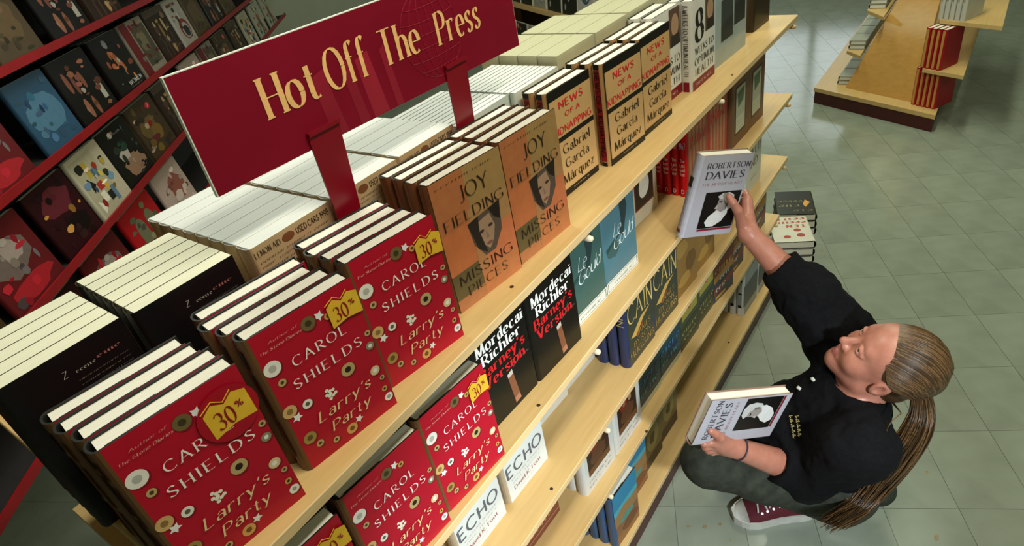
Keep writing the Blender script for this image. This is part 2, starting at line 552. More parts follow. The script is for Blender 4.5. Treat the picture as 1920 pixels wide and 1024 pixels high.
JA = [('r', 0, 0, .45, .38, '#a9653c'), ('r', .45, 0, 1, .30, '#9a7848'), ('r', 0, .38, .40, .70, '#b9683c'), ('r', .40, .30, 1, .52, '#a5794c'), ('r', .55, .52, 1, .80, '#c06c44'),
      ('r', 0, .70, .42, .90, '#5f5030'), ('r', .42, .80, 1, 1, '#b26c40'), ('r', .40, .52, .55, .80, '#a87248'), ('r', 0, .90, .42, 1, '#a86a42'),
      ('p', [(.36, .40), (.86, .36), (.82, .58), (.68, .70), (.52, .70), (.40, .58)], '#54453a'), ('p', [(.50, .43), (.68, .41), (.73, .52), (.68, .62), (.60, .67), (.52, .61), (.48, .52)], '#9c7a60'),
      ('p', [(.36, .40), (.52, .385), (.50, .50), (.56, .69), (.44, .62)], '#2a201a'), ('p', [(.68, .38), (.86, .36), (.82, .5), (.74, .46)], '#221a16'), ('e', .53, .51, .035, .012, '#3a2a22'), ('e', .67, .50, .035, .012, '#3a2a22'),
      ('p', [(.59, .52), (.63, .58), (.58, .585)], '#8a6a56'), ('e', .61, .625, .05, .012, '#7a4a40')]
spec('tan_orange', .162, .248, .0285, '#a9703f', spine='#7a4426', art=JA, gloss=.26, edge='#241a10',
     text=[(marks(16), .06, .055, .014, '#5a3a20', 'light', .8), ('JOY', .34, .215, .105, '#2c1c10', 'light', .42), ('FIELDING', .06, .36, .075, '#2c1c10', 'light', .88),
           ('MISSING', .08, .80, .075, '#2c1c10', 'light', .84), ('PIECES', .17, .91, .07, '#2c1c10', 'light', .62)])
NA = [('r', 0, 0, 1, .085, '#14110e'), ('r', 0, .43, 1, .475, '#14110e'), ('r', 0, .935, 1, 1, '#14110e'), ('r', 0, .08, .02, .94, '#14110e')]
spec('tan_black_band', .16, .24, .031, '#c89f6a', spine='#b38a58', art=NA, gloss=.24, edge='#14110e',
     text=[('NEWS', .22, .185, .062, '#d8202a', 'sans', .58), ('OF A', .34, .275, .042, '#d8202a', 'sans', .36), ('KIDNAPPING', .03, .405, .062, '#d8202a', 'sans', .93),
           ('Gabriel', .20, .60, .085, '#241a12', 'serif', .66), ('García', .22, .735, .085, '#241a12', 'serif', .58), ('Márquez', .12, .875, .085, '#241a12', 'serif', .78), (marks(12), .34, .965, .012, '#c8a878', 'sans', .4)],
     spart=[(.0, .04, '#14110e'), (.955, 1.0, '#14110e'), (.05, .95, '#8a1a1c')], sptext=[('NEWS OF A KIDNAPPING', .93, .012, '#14110e', 'sans', .2)])
spec('white_eight', .16, .245, .036, '#dcd8cc', spine='#cfcabd', gloss=.2, art=[('r', 0, .885, 1, 1, '#7d1420'), ('r', .56, .02, .98, .42, '#5a4438'), ('e', .78, .2, .14, .12, '#b08a6a'), ('p', [(.6, .42), (.64, .3), (.92, .3), (.97, .42)], '#2c221c')],
     text=[('8', .14, .47, .34, '#1c1a18', 'bold', .36), ('WEEKS TO', .10, .60, .075, '#2a2624', 'serif', .84), ('OPTIMUM', .08, .72, .075, '#2a2624', 'serif', .86), ('HEALTH', .10, .84, .075, '#2a2624', 'serif', .8), ('ANDREW WEIL', .12, .955, .03, '#d8b0a8', 'serif', .72)],
     spart=[(.0, .115, '#7d1420')], sptext=[('8 WEEKS TO OPTIMUM HEALTH', .96, .014, '#2a2624', 'serif', .19)])
spec('silver_squares', .25, .30, .03, '#a2aeaa', spine='#b9c8d0', gloss=.16, art=[('r', .20, .38, .56, .78, '#3a4040'), ('r', .60, .30, .95, .70, '#39403f'), ('p', [(.2, .62), (.56, .56), (.56, .78), (.2, .78)], '#2c3030'), ('p', [(.6, .5), (.95, .46), (.95, .7), (.6, .7)], '#2a2e2e')])
spec('dark_green', .15, .26, .03, '#35291c', art=[('r', .06, .55, .94, .95, '#241a10'), ('r', .1, .1, .9, .5, '#4a3420')])
spec('black_cigar', .162, .24, .032, '#14130f', gloss=.28, art=[('p', [(.50, .62), (.60, .60), (.66, .95), (.55, .96)], '#7a4a32'), ('p', [(.50, .62), (.60, .60), (.605, .65), (.51, .66)], '#b8aca0'), ('p', [(.55, .9), (.65, .89), (.66, .95), (.55, .96)], '#a06a52'),
     ('p', [(.62, .58), (.78, .55), (.95, .56), (.96, .575), (.78, .565), (.63, .6)], '#3c3c38'), ('p', [(.72, .54), (.80, .48), (.82, .485), (.75, .55)], '#343430')],
     text=[('Mordecai', .10, .23, .10, '#f2eee6', 'bold', .86), ('Richler', .16, .345, .10, '#f2eee6', 'bold', .72), ("Barney's", .08, .46, .10, '#c81c22', 'bold', .84), ('Version', .12, .575, .10, '#c81c22', 'bold', .76)])
GA = [('p', [(.55, .12), (.72, .05), (.78, .2), (.66, .42), (.6, .5), (.52, .44), (.58, .3)], '#24383a'), ('p', blob(.3, .55, .2, .1, 3), '#3a5a58'), ('p', [(.08, .5), (.5, .42), (.52, .45), (.1, .55)], '#2c4644'), ('r', .0, .87, 1, 1, '#d6d6cc'), ('r', .03, .885, .97, .985, '#3a4a4a'), ('r', .045, .89, .955, .98, '#d6d6cc')]
for k, c in (('teal_script', '#3c5c56'), ('blue_script', '#4c7480')):
    spec(k, .155, .24, .032, c, art=GA, gloss=.3, text=[('Le', .30, .42, .14, '#cfdad6', 'script', .24), ('Gould', .28, .58, .14, '#dce6e2', 'script', .62, .12), (marks(12), .22, .95, .03, '#6a7272', 'italic', .56)])
PORT = [('r', .14, .12, .86, .82, '#5a1c1c'), ('r', .17, .14, .83, .80, '#181412'), ('e', .5, .38, .19, .15, '#b9aa94'), ('p', blob(.5, .56, .24, .17, 8), '#cfc6b4'), ('e', .43, .37, .03, .012, '#2c221c'), ('e', .57, .37, .03, .012, '#2c221c'), ('p', [(.5, .38), (.535, .45), (.47, .45)], '#8a7864')]
spec('beige_portrait', .15, .235, .03, '#b8a98c', art=PORT, gloss=.3)
spec('red_year', .155, .24, .024, '#9a3428', spine='#d4141c', gloss=.25, art=[('r', .05, .05, .95, .95, '#a84c38')] + [('r', .1 + .16 * i, .08 + .05 * (i % 3), .2 + .16 * i, .9, '#b07a58') for i in range(5)],
     text=[('1967', .12, .4, .14, '#d43a34', 'bold', .76)],
     sptext=[('Pierre', .93, .009, '#f0dcd8', 'sans', .016, 'up'), ('1967', .64, .020, '#c4c8f4', 'bold', .020, 'up'), ('The', .47, .010, '#f4ecec', 'sans', .014, 'up'), ('Last', .41, .010, '#f4ecec', 'sans', .016, 'up'), ('Good', .35, .010, '#f4ecec', 'sans', .016, 'up'), ('Year', .29, .010, '#f4ecec', 'sans', .016, 'up'), ('D', .05, .012, '#f4ecec', 'sans', .009, 'up')])
spec('brown_window', .155, .25, .028, '#6e4a34', gloss=.3, art=[('r', .2, .2, .8, .86, '#4a3020'), ('r', .24, .23, .76, .83, '#b4b29a'), ('p', [(.3, .3), (.7, .26), (.66, .44), (.36, .5)], '#55684c'), ('r', .24, .62, .76, .83, '#c8c4a8')])
spec('white_echo', .15, .235, .03, '#d9dcd8', gloss=.22, art=[('p', blob(.3, .2, .3, .12, 4), '#c4cccc'), ('p', blob(.7, .3, .2, .12, 5), '#ccd2d0')], spine='#b8a488',
     text=[('ECHO', .06, .70, .14, '#5a5f68', 'sans', .88), (marks(19), .14, .76, .028, '#b8aeb0', 'thin', .72), (marks(17, 2), .16, .81, .026, '#b8aeb0', 'thin', .68), ('David K. Foot', .16, .89, .045, '#a0565c', 'serif', .68), (marks(13, 3), .24, .94, .02, '#b0a8a8', 'thin', .4)])
spec('grey_photo', .145, .235, .03, '#c9c4b8', gloss=.3, art=[('r', .16, .16, .84, .82, '#4a2420'), ('r', .2, .19, .8, .79, '#3a302a'), ('e', .5, .45, .2, .2, '#b0a898'), ('p', blob(.5, .62, .16, .12, 9), '#8a8074')])
spec('olive_quill', .152, .235, .030, '#33362c', spine='#2f3656', gloss=.25, art=[('p', [(.12, .62), (.5, .47), (.86, .45), (.6, .52), (.3, .66)], '#c8a050'), ('p', [(.3, .66), (.55, .56), (.6, .58), (.36, .7)], '#8a3c24')],
     text=[('CAIN', .06, .42, .26, '#d2b468', 'light', .9), ('JAMES', .34, .68, .075, '#a8863c', 'light', .5), ('BYRON', .2, .79, .075, '#a8863c', 'light', .62), ('HUGGINS', .06, .91, .085, '#b89448', 'light', .88)], sptext=[('CAIN', .95, .02, '#b8a468', 'light', .08)])
spec('gold_map', .15, .235, .03, '#8a6430', gloss=.3, art=[('p', blob(.3, .3, .3, .14, 11), '#a07a3c'), ('p', blob(.7, .6, .25, .16, 12), '#6e4c22'), ('p', blob(.4, .8, .3, .1, 13), '#a8803c'), ('r', 0, 0, 1, .12, '#b08a48')], text=[(marks(8), .08, .1, .05, '#6a4a1c', 'serif', .8)])
spec('white_field', .16, .24, .024, '#c9cabc', spine='#c4ccd0', gloss=.3, text=[('FIELD', .12, .42, .12, '#7a2c2c', 'light', .82), ('BIND', .04, .62, .12, '#7a2c2c', 'light', .7), (marks(7), .3, .82, .03, '#7a6a60', 'light', .4)], sptext=[(marks(9), .55, .012, '#8a3030', 'serif', .1)])
spec('rust_cover', .16, .235, .03, '#7a4230', gloss=.3, art=[('p', blob(.4, .5, .3, .2, 21), '#96583c'), ('p', blob(.7, .7, .2, .15, 22), '#5e2e22'), ('r', .0, .9, 1, .93, '#a0664c')], text=[(marks(6), .1, .86, .05, '#b88468', 'serif', .7)])
spec('white_painting', .15, .235, .034, '#d8d6d0', gloss=.2, art=[('r', .14, .22, .86, .76, '#3a2218'), ('p', blob(.5, .55, .3, .14, 31), '#5c3a24'), ('p', blob(.4, .38, .16, .08, 32), '#7a2a20'), ('e', .62, .36, .06, .05, '#a88060'), ('e', .40, .36, .05, .045, '#8a6248'), ('r', .14, .66, .86, .76, '#6a4226')],
     text=[(marks(6, 4), .1, .15, .09, '#8a8078', 'serif', .8), (marks(14), .12, .85, .035, '#9a948c', 'light', .76), (marks(12, 5), .12, .93, .035, '#9a948c', 'light', .76)])
spec('teal_letters', .15, .235, .028, '#0e3c4a', gloss=.3, art=[('p', blob(.35, .3, .3, .14, 41), '#12505a'), ('p', blob(.6, .7, .3, .14, 42), '#0a2c48'), ('r', 0, .9, 1, 1, '#c8c4a4')], text=[(marks(3, 9), .1, .2, .1, '#3c9a90', 'serif', .4), (marks(6, 6), .06, .38, .13, '#2c8a88', 'serif', .86), (marks(6, 7), .06, .58, .13, '#3a70a0', 'serif', .86), (marks(5, 8), .1, .76, .1, '#348a80', 'serif', .76)])
spec('green_poppy', .15, .235, .028, '#3c4430', gloss=.3, art=[('r', .1, .1, .9, .5, '#a89a44'), ('p', blob(.5, .3, .16, .1, 51), '#9a3a24'), ('r', 0, .6, 1, .92, '#2c3828')], text=[(marks(6, 2), .1, .74, .08, '#8a8a54', 'serif', .8), (marks(4, 3), .2, .86, .08, '#8a8a54', 'serif', .6)])
spec('blue_red_stripe', .145, .22, .036, '#2c3a4c', spine='#202a5a', gloss=.3, art=[('p', [(.0, .2), (1, .12), (1, .42), (0, .5)], '#7a2a28'), ('p', [(0, .5), (1, .42), (1, .56), (0, .62)], '#a8783c'), ('p', [(0, .72), (1, .64), (1, .8), (0, .86)], '#7a3430'), ('r', .08, .9, .6, .96, '#b88c3c')],
     text=[(marks(2), .08, .2, .1, '#c8ccc8', 'bold', .2), (marks(6, 2), .06, .44, .13, '#b8863c', 'bold', .86), (marks(4, 5), .3, .62, .1, '#c0c4c0', 'bold', .5), (marks(4, 6), .1, .8, .1, '#c0c4c0', 'bold', .5)], spart=[(.3, .7, '#8a2030'), (.72, .86, '#98a8c8'), (.06, .12, '#b0bcd0')])
spec('sky_desert', .13, .225, .030, '#8a5c38', spine='#3a5a84', gloss=.2, art=[('r', 0, 0, 1, .42, '#2f7fa4'), ('r', 0, .3, 1, .42, '#4aa0b0'), ('p', [(0, .42), (.4, .36), (.7, .4), (1, .38), (1, .6), (0, .62)], '#9a7448'), ('p', blob(.5, .62, .3, .06, 61), '#4a9088'), ('p', blob(.6, .8, .35, .1, 62), '#7a4a2c')], pages=PAGES_WHITE)
spec('gold_face', .13, .225, .03, '#7a6a42', gloss=.3, art=[('e', .5, .45, .32, .28, '#a09058'), ('p', blob(.5, .5, .14, .12, 71), '#5a4a2c'), ('r', 0, .8, 1, 1, '#4a4030')])
spec('dark_olive', .145, .21, .028, '#2e2a20', gloss=.3, art=[('r', .1, .1, .9, .9, '#3a3626')])
spec('tan_black_foot', .17, .225, .03, '#a89c78', gloss=.3, art=[('r', 0, .86, 1, 1, '#1c1a18'), ('p', blob(.5, .4, .3, .2, 81), '#8c8260')], spart=[(0, .13, '#1c1a18')])
spec('grey_photo_spine', .15, .21, .030, '#8a949a', spine='#c8ccd0', gloss=.3, edge='#c8ccd0', art=[('r', .0, .3, 1, .8, '#4c565c')], spart=[(.02, .2, '#e4e4e4'), (.2, .27, '#141414'), (.27, .52, '#8a98a0'), (.52, .56, '#1c1c1c'), (.58, .82, '#98a6ae'), (.82, .86, '#202020')])
spec('black_paperback', .15, .25, .030, '#100f10', pages=PAGES_CREAM, edge='#4a4438', gloss=.4, th=.0004, bulge=.0006, flap=False, kind='paperback_book',
     text=[('Z', .42, .13, .035, '#c8beb0', 'italic'), (marks(6), .52, .135, .02, '#a8a094', 'serif', .16), (marks(5, 2), .70, .125, .02, '#a06058', 'serif', .2)] + [(marks(26, i), .5 if i < 3 else .42, .18 + .028 * i, .009, '#7a6c5c', 'italic', .42) for i in range(9)])
spec('used_cars', .152, .25, .036, '#b79a72', pages=PAGES_WHITE, edge='#dbd9d0', gloss=.4, th=.0006, bulge=.0006, flap=False, kind='paperback_book',
     art=[('e', .44, .055, .075, .028, '#7a4a2c')], text=[('LEMON-AID', .04, .07, .035, '#3a2a1c', 'serif', .30), ('USED CARS 1998', .54, .072, .038, '#2c1e14', 'sans', .42), (marks(28), .06, .115, .014, '#5a4430', 'italic', .86), (marks(32, 2), .06, .145, .014, '#5a4430', 'italic', .86), (marks(18, 3), .06, .175, .014, '#5a4430', 'italic', .6)])
spec('slim_white', .175, .24, .0150, '#c8cfc4', pages=PAGES_WHITE, edge='#7a7a6a', gloss=.4, th=.0006, bulge=.0006, flap=False, kind='paperback_book')
PAGES_AGED = mat('aged_pages', '#bdb995', rough=.85, scale=26, stretch=(1, 40, 1), col2='#b2ae8a', bump=.15)
spec('thick_cream', .175, .256, .055, '#b4ae8c', pages=PAGES_AGED, edge='#b8b28e', gloss=.5, th=.0006, bulge=.0006, flap=False, kind='paperback_book')

YEL = '#e0b030'


def sticker(parent, key, u, v, sc=1.0, disc=False, ang=0.0):
    """yellow open-book 30% sticker on the front"""
    s = SPEC[key]
    mb = MB()
    if disc:
        mb.poly([(.034 * sc * math.cos(a * math.pi / 12), -.0024, .034 * sc * math.sin(a * math.pi / 12)) for a in range(24)], ink('#a30c20'))
    P = [(-.024, -.020), (.0, -.016), (.026, -.020), (.026, .016), (.012, .022), (.0, .014), (-.012, .022), (-.024, .014)]
    mb.poly([(x * sc, -.0027, z * sc) for x, z in P], ink(YEL))
    mb.tube([(-.025 * sc, -.0029, .018 * sc), (-.010 * sc, -.0029, .0255 * sc), (0, -.0029, .017 * sc), (.012 * sc, -.0029, .0255 * sc)], .0007 * sc, ink(YEL), 4)
    o = mb.build('price_sticker', parent)
    o['label'] = 'yellow open book sticker reading 30%'
    o.location = (u * s['w'], 0, (1 - v) * s['h'])
    o.rotation_euler = (0, -ang, 0)
    t = MB()
    put_text(t, '30', 'serif', .022 * sc, ink('#8a1420'), (-.016 * sc, -.0031, -.013 * sc), (1, 0, 0), (0, 0, 1), .022 * sc)
    put_text(t, '%', 'sans', .008 * sc, ink('#8a1420'), (.010 * sc, -.0031, .0 * sc), (1, 0, 0), (0, 0, 1), .008 * sc)
    t.build('sticker_lettering', o)
# ------------------------------------------------------------------ the setting
def struct(o):
    o['kind'] = 'structure'
    return o


TILE_A = math.radians(27)
TV = np.array([math.cos(TILE_A), math.sin(TILE_A)])
TU = np.array([math.sin(TILE_A), -math.cos(TILE_A)])
TP, TQ = .303, .2085                      # tile pitch along TV and TU
GROUT = mat('tile_joint', '#7c7f6e', rough=.8, var=.15)
VINYL = mat('vinyl_floor_tile', '#979d8e', rough=.15, scale=7, col2='#898f80', spec=.5, rnd=.035, bump=.02, distort=.6)
mb = MB()
mb.box((-3.2, -5.2, -.06), (9.5, 6.6, -.0022), GROUT)
floor = struct(mb.build('floor'))
tmb = MB()
tmb.box((-TP / 2 + .0008, -TQ / 2 + .0008, -.0022), (TP / 2 - .0008, TQ / 2 - .0008, 0), VINYL)
tile_me = tmb.data('floor_tile')
tiles = []
for i in range(-40, 60):
    for j in range(-45, 60):
        c = TV * (1.34 + TP * (i + .5)) + TU * (.045 + TQ * (j + .5))
        if -3.1 < c[0] < 9.4 and -5.1 < c[1] < 6.5:
            q = AX @ np.array([c[0], c[1], -H])
            vis, px, py = False, 0, 0
            if q[2] > .2:
                px, py = CX + FPX * q[0] / q[2], CY + FPX * q[1] / q[2]
                vis = -60 < px < 1980 and -60 < py < 1090
            hid = .15 < c[0] < 2.4 and .72 < c[1] < 2.2 or (c[1] > .62 and px < 1000)
            tiles.append((0 if vis and not hid else 1, float(np.hypot(*c)), c))
tiles.sort(key=lambda t: (t[0], t[1]))
rot = Matrix.Rotation(TILE_A, 4, 'Z')
rest = MB()
for n, (a, b, c) in enumerate(tiles):
    if n < 300 and a == 0:
        o = link('floor_tile', tile_me, floor)
        o.matrix_local = Matrix.Translation((c[0], c[1], 0)) @ rot
    else:
        k = len(rest.v)
        p = [(c + TV * sx * (TP / 2 - .0008) + TU * sy * (TQ / 2 - .0008)) for sx, sy in ((-1, -1), (1, -1), (1, 1), (-1, 1))]
        rest.poly([(q[0], q[1], 0) for q in p][::-1], VINYL)
ro = rest.build('floor_tiles', floor)
ro['kind'] = 'stuff'
# scuffs and dried spills on the tiles
SCUFF = mat('brown_scuff', '#8f7c56', rough=.6, var=.3, scale=200)
sm = MB()
for px, ru, rv in (((1541, 470), .020, .008), ((1546, 480), .010, .006), ((1497, 329), .022, .005), ((1322, 988), .012, .010), ((1350, 983), .008, .007), ((1291, 988), .009, .008), ((1370, 1012), .006, .006),
                   ((1634, 433), .02, .006), ((1665, 890), .012, .010), ((1756, 1008), .016, .009), ((1516, 456), .012, .004), ((1738, 886), .012, .006)):
    c = on_z(px, .0006)
    ru, rv = ru * .7, rv * .7
    rn = random.Random(px[0])
    sm.poly([(c.x + ru * (.7 + .5 * rn.random()) * math.cos(a * .628), c.y + rv * (.7 + .5 * rn.random()) * math.sin(a * .628), .0006) for a in range(10)], SCUFF)
so = sm.build('floor_stain', floor)
WALLP = mat('painted_wall', '#b9bba6', rough=.8, var=.03, scale=4)
CEILP = mat('ceiling_board', '#c9ccc0', rough=.9, var=.03, scale=8)
for nm, lo, hi in (('wall_left', (-3.3, -5.2, 0), (-3.2, 6.6, 3.0)), ('wall_right', (9.5, -5.2, 0), (9.6, 6.6, 3.0)), ('wall_front', (-3.3, -5.3, 0), (9.6, -5.2, 3.0)), ('wall_back', (-3.3, 6.6, 0), (9.6, 6.7, 3.0))):
    mb = MB()
    mb.box(lo, hi, WALLP)
    struct(mb.build(nm))
# shop window in the far wall: daylight that glints on the floor
SKYL = bpy.data.materials.new('daylight_pane')
SKYL.use_nodes = True
b_ = SKYL.node_tree.nodes['Principled BSDF']
nz_ = SKYL.node_tree.nodes.new('ShaderNodeTexNoise')
nz_.inputs['Scale'].default_value = 1.5
mr_ = SKYL.node_tree.nodes.new('ShaderNodeMapRange')
mr_.inputs[3].default_value, mr_.inputs[4].default_value = 1.1, 2.2
SKYL.node_tree.links.new(nz_.outputs['Fac'], mr_.inputs[0])
SKYL.node_tree.links.new(mr_.outputs[0], b_.inputs['Emission Strength'])
b_.inputs['Emission Color'].default_value = (.86, .95, 1.0, 1)
FRAMEM = mat('window_frame_paint', '#8a8c80', rough=.5)
mb = MB()
mb.box((9.47, 1.15, .75), (9.499, 3.95, .83), FRAMEM)
win = struct(mb.build('window_1'))
for k, y_ in enumerate((1.15, 2.05, 2.95, 3.87)):
    mb = MB(); mb.box((9.47, y_, .83), (9.499, y_ + .08, 2.4), FRAMEM); mb.build('window_frame', win)
    if k < 3:
        mb = MB(); mb.box((9.485, y_ + .082, .832), (9.497, y_ + .898, 2.398), SKYL); mb.build('pane', win)
mb = MB()
mb.box((-3.3, -5.3, 3.0), (9.6, 6.7, 3.06), CEILP)
struct(mb.build('ceiling'))

# ------------------------------------------------------------------ the main double-sided bookcase
X0, X1, YF, YB = .062, 2.50, .605, 1.33
YM = .97
case = thing('bookcase', 'long maple bookcase with five open shelves beside the crouching person', 'bookcase', (X0, YF, 0))


def local(mb):
    mb.v = [(a - X0, b - YF, c) for a, b, c in mb.v]
    return mb


for z, yf, yb in ((Z1, YF, YB), (Z2, YF, YM - .012), (Z3, YF, YM - .012), (Z4, .622, YM - .012), (Z5, YF - .002, YM - .012)):
    mb = MB()
    mb.box((X0, yf, z - .019), (X1, yb, z), MAPLE, front=MAPLE_EDGE)
    bevel(local(mb).build('shelf_board', case), .0015, 1)
mb = MB()
mb.box((X0 + .03, YM - .012, .0), (X1 - .02, YM + .012, Z1 - .019), MAPLE)
local(mb).build('back_panel', case)
mb = MB()
mb.box((X0 + .01, YF + .012, .0), (X1 - .01, YB - .01, Z5 - .019), PLINTH)
local(mb).build('plinth', case)
for z in (Z2, Z3, Z4, Z5):
    mb = MB()
    mb.box((X0, YM + .012, z - .019), (X1, YB, z), MAPLE)
    local(mb).build('shelf_board', case)
CREAMP = mat('cream_plastic', '#e6d8bc', rough=.35, var=.03)
for z, yf in ((Z1, YF), (Z2, YF), (Z3, YF), (Z4, .622)):
    for x in ((.955, 1.727, 2.455) if z == Z1 else (.93, 2.455)):
        mb = MB()
        pr = [(0, 0), (.6, .1), (.9, .35), (1, .7), (.9, 1.0)]
        c = Vector((x, yf + .006, z - .030))
        for k in range(len(pr) - 1):
            pass
        mb.tube([c + Vector((0, -.0135, 0)), c + Vector((0, -.0115, 0)), c + Vector((0, -.006, 0)), c + Vector((0, .012, 0))], [.003, .006, .0072, .0072], CREAMP if x < 2.4 else MAPLE_EDGE, 10)
        mb.sm = True
        local(mb).build('shelf_pin', case)
HOLE = mat('screw_recess', '#3a1c10', rough=.7, var=.1)
for x, y, z in ((.719, .633, Z1), (.709, .619, Z2), (.70, .624, Z3), (1.86, .622, Z1), (1.93, .64, Z5), (1.16, .62, Z4)):
    mb = MB()
    mb.tube([(x, y, z - .002), (x, y, z + .0005)], .0042, HOLE, 10)
    local(mb).build('screw', case)
# shelf uprights carrying the boards at the back, seen between the books
for x in (X0 + .03, 1.27, X1 - .05):
    mb = MB()
    mb.box((x, YM - .034, 0), (x + .028, YM - .0125, Z1 - .0195), MAPLE_EDGE)
    local(mb).build('upright', case)

# ------------------------------------------------------------------ the sign on its two red clips
SIGN_RED = mat('sign_red_card', '#74081e', rough=.6, var=.10, scale=4, col2='#820c24', spec=.12)
SIGN_L = '#921a2c'
YS = .788
sg = thing('sign', 'dark red shop sign reading Hot Off The Press standing among the books', 'sign', (.364, YS, Z1))
sx0, sx1 = 0.0, .706
zt0, zt1, zb0, zb1 = .502, .494, .344, .326
mb = MB()
WHITE_EDGE = mat('white_card_edge', '#d4d8c8', rough=.7, var=.03)
mb.prism([(sx0, 0, zb0), (sx1, 0, zb1), (sx1, 0, zt1), (sx0, 0, zt0)], (0, .006, 0), WHITE_EDGE)
bd = mb.build('sign_board', sg)
mb = MB()
mb.poly([(sx0 + .0016, -.0004, zb0 + .0004), (sx1 - .001, -.0004, zb1 + .0004), (sx1 - .001, -.0004, zt1 - .0012), (sx0 + .0016, -.0004, zt0 - .0012)], SIGN_RED)
mb.build('sign_face', sg)
PALE = mat('sign_faint_red', SIGN_L, rough=.45, var=.12, scale=6, spec=.35)
PALE2 = mat('sign_fainter_red', '#841226', rough=.45, var=.12, scale=6, spec=.35)
mb = MB()
zz = lambda x, f: (zb0 + (zb1 - zb0) * x / sx1) * (1 - f) + (zt0 + (zt1 - zt0) * x / sx1) * f
for x, wd, m_ in ((.205, .030, PALE2), (.262, .020, PALE2), (.292, .034, PALE), (.345, .016, PALE2)):
    mb.poly([(x, -.0007, zz(x, .0) + .001), (x + wd, -.0007, zz(x, .0) + .001), (x + wd * .9 - .01, -.0007, zz(x, .62)), (x - .008, -.0007, zz(x, .58))], m_)
cxg, czg, rg = .462, .418, .072
for k in range(7):
    f = -1 + 2 * k / 6
    P = [(cxg + rg * f * math.cos(t) - .10 * rg * math.sin(t), -.0008, czg + rg * math.sin(t)) for t in np.linspace(-1.5, 1.5, 16)]
    mb.tube(P, .0006, PALE, 4)
for k in range(1, 7):
    f = -1 + 2 * k / 7
    rr = rg * math.sqrt(1 - f * f)
    mb.tube([(cxg - .1 * rg * f + rr * math.cos(t), -.0008, czg + rg * f + .10 * rr * math.sin(t)) for t in np.linspace(math.pi, 2 * math.pi, 14)], .0006, PALE, 4)
mb.build('printed_globe', sg)
GOLD = mat('sign_gold_print', '#ecb774', rough=.45, var=.06, scale=40)
mb = MB()
for s_, x, wd, hh, zb in (('Hot', .112, .098, .055, .4055), ('Off', .226, .086, .058, .403), ('The', .340, .092, .054, .402), ('Press', .474, .122, .053, .395)):
    put_text(mb, s_, 'didone', hh, GOLD, (x, -.0014, zb), (1, 0, -.012), (0, 0, 1), wd)
mb.build('lettering', sg)
CLIP = mat('red_acrylic', '#7a081a', rough=.3, var=.05, scale=10)
for xa, xb, ztop, xc, xd in ((.158, .219, .366, .160, .186), (.472, .532, .360, .466, .496)):
    mb = MB()
    mb.prism([(xc, -.004, 0), (xd, -.004, 0), (xb, -.004, ztop), (xa, -.004, ztop)], (0, .0026, 0), CLIP)
    mb.prism([(xa, -.004, ztop - .006), (xb, -.004, ztop - .006), (xb, -.004, ztop), (xa, -.004, ztop)], (0, -.004, 0), CLIP)
    mb.build('sign_clip', sg)
# ------------------------------------------------------------------ books on the main bookcase
# top shelf, front row (x, y of the spine-side front corner)
g = 'red button-cover hardcovers on the top shelf'
a = stack('red_button', 4, .070, .645, Z1, -.13, 'the nearest top-shelf stack of red button-covered books', g, dx=(0, -.003, -.012, -.017), lab0='red hardcover with printed buttons and round 30% sticker, nearest on top shelf')
sticker(a[0], 'red_button', .80, .215, 1.05, True, .03)
a = stack('red_button', 4, .251, .650, Z1, -.15, 'the middle top-shelf stack of red button-covered books', g, dx=(0, -.008, -.017, -.012), lab0='red hardcover with printed buttons, middle of three along the top shelf')
sticker(a[0], 'red_button', .84, .15, .95, False, .0)
a = stack('red_button', 4, .421, .657, Z1, -.17, 'the top-shelf red stack next to the tan books', g, dx=(0, -.006, -.012, -.010), lab0='red hardcover with printed buttons beside the tan books on top shelf')
sticker(a[0], 'red_button', .86, .19, .95, False, -.03)
g = 'tan and orange hardcovers on the top shelf'
stack('tan_orange', 4, .618, .672, Z1, -.13, 'the tan stack touching the red books', g, dx=(0, -.004, -.002, -.006), lab0='tan and orange hardcover with woman portrait beside the red books')
stack('tan_orange', 4, .787, .656, Z1, -.08, 'the tan stack touching the black-banded books', g, dx=(0, -.005, .002, -.003), lab0='tan and orange hardcover with woman portrait beside the black-banded book')
g = 'black-banded tan hardcovers with red titles'
stack('tan_black_band', 2, 1.032, .715, Z1, -.05, 'the nearest stack of black-banded tan books', g, lab0='tan hardcover with black bands and red title, partly behind tan portrait book')
stack('tan_black_band', 3, 1.217, .686, Z1, -.07, 'the middle stack of black-banded tan books', g, lab0='tan hardcover with black bands and red title showing its spine', dx=(0, -.003, -.006))
stack('tan_black_band', 3, 1.390, .682, Z1, -.03, 'the farthest stack of black-banded tan books', g, lab0='tan hardcover with black bands and red title beside the white health book', dx=(0, .002, -.003))
g = 'white health hardcovers on the top shelf'
stack('white_eight', 2, 1.551, .720, Z1, -.03, 'the half-hidden stack of white health books', g, lab0='white hardcover with dark red foot half hidden behind its neighbour')
stack('white_eight', 2, 1.712, .682, Z1, -.02, 'the front stack of white books with a large 8', g, lab0='white hardcover with a large figure 8 and dark red foot')
place('silver_squares', 1.900, .690, Z1, -.05, 'large silver blue hardcover with two dark squares on top shelf')
place('silver_squares', 1.904, .724, Z1, -.05, 'large silver blue hardcover standing behind its twin on top shelf', plain=True)
place('dark_green', 2.285, .694, Z1, -.05, 'dark brown hardcover last on the top shelf')
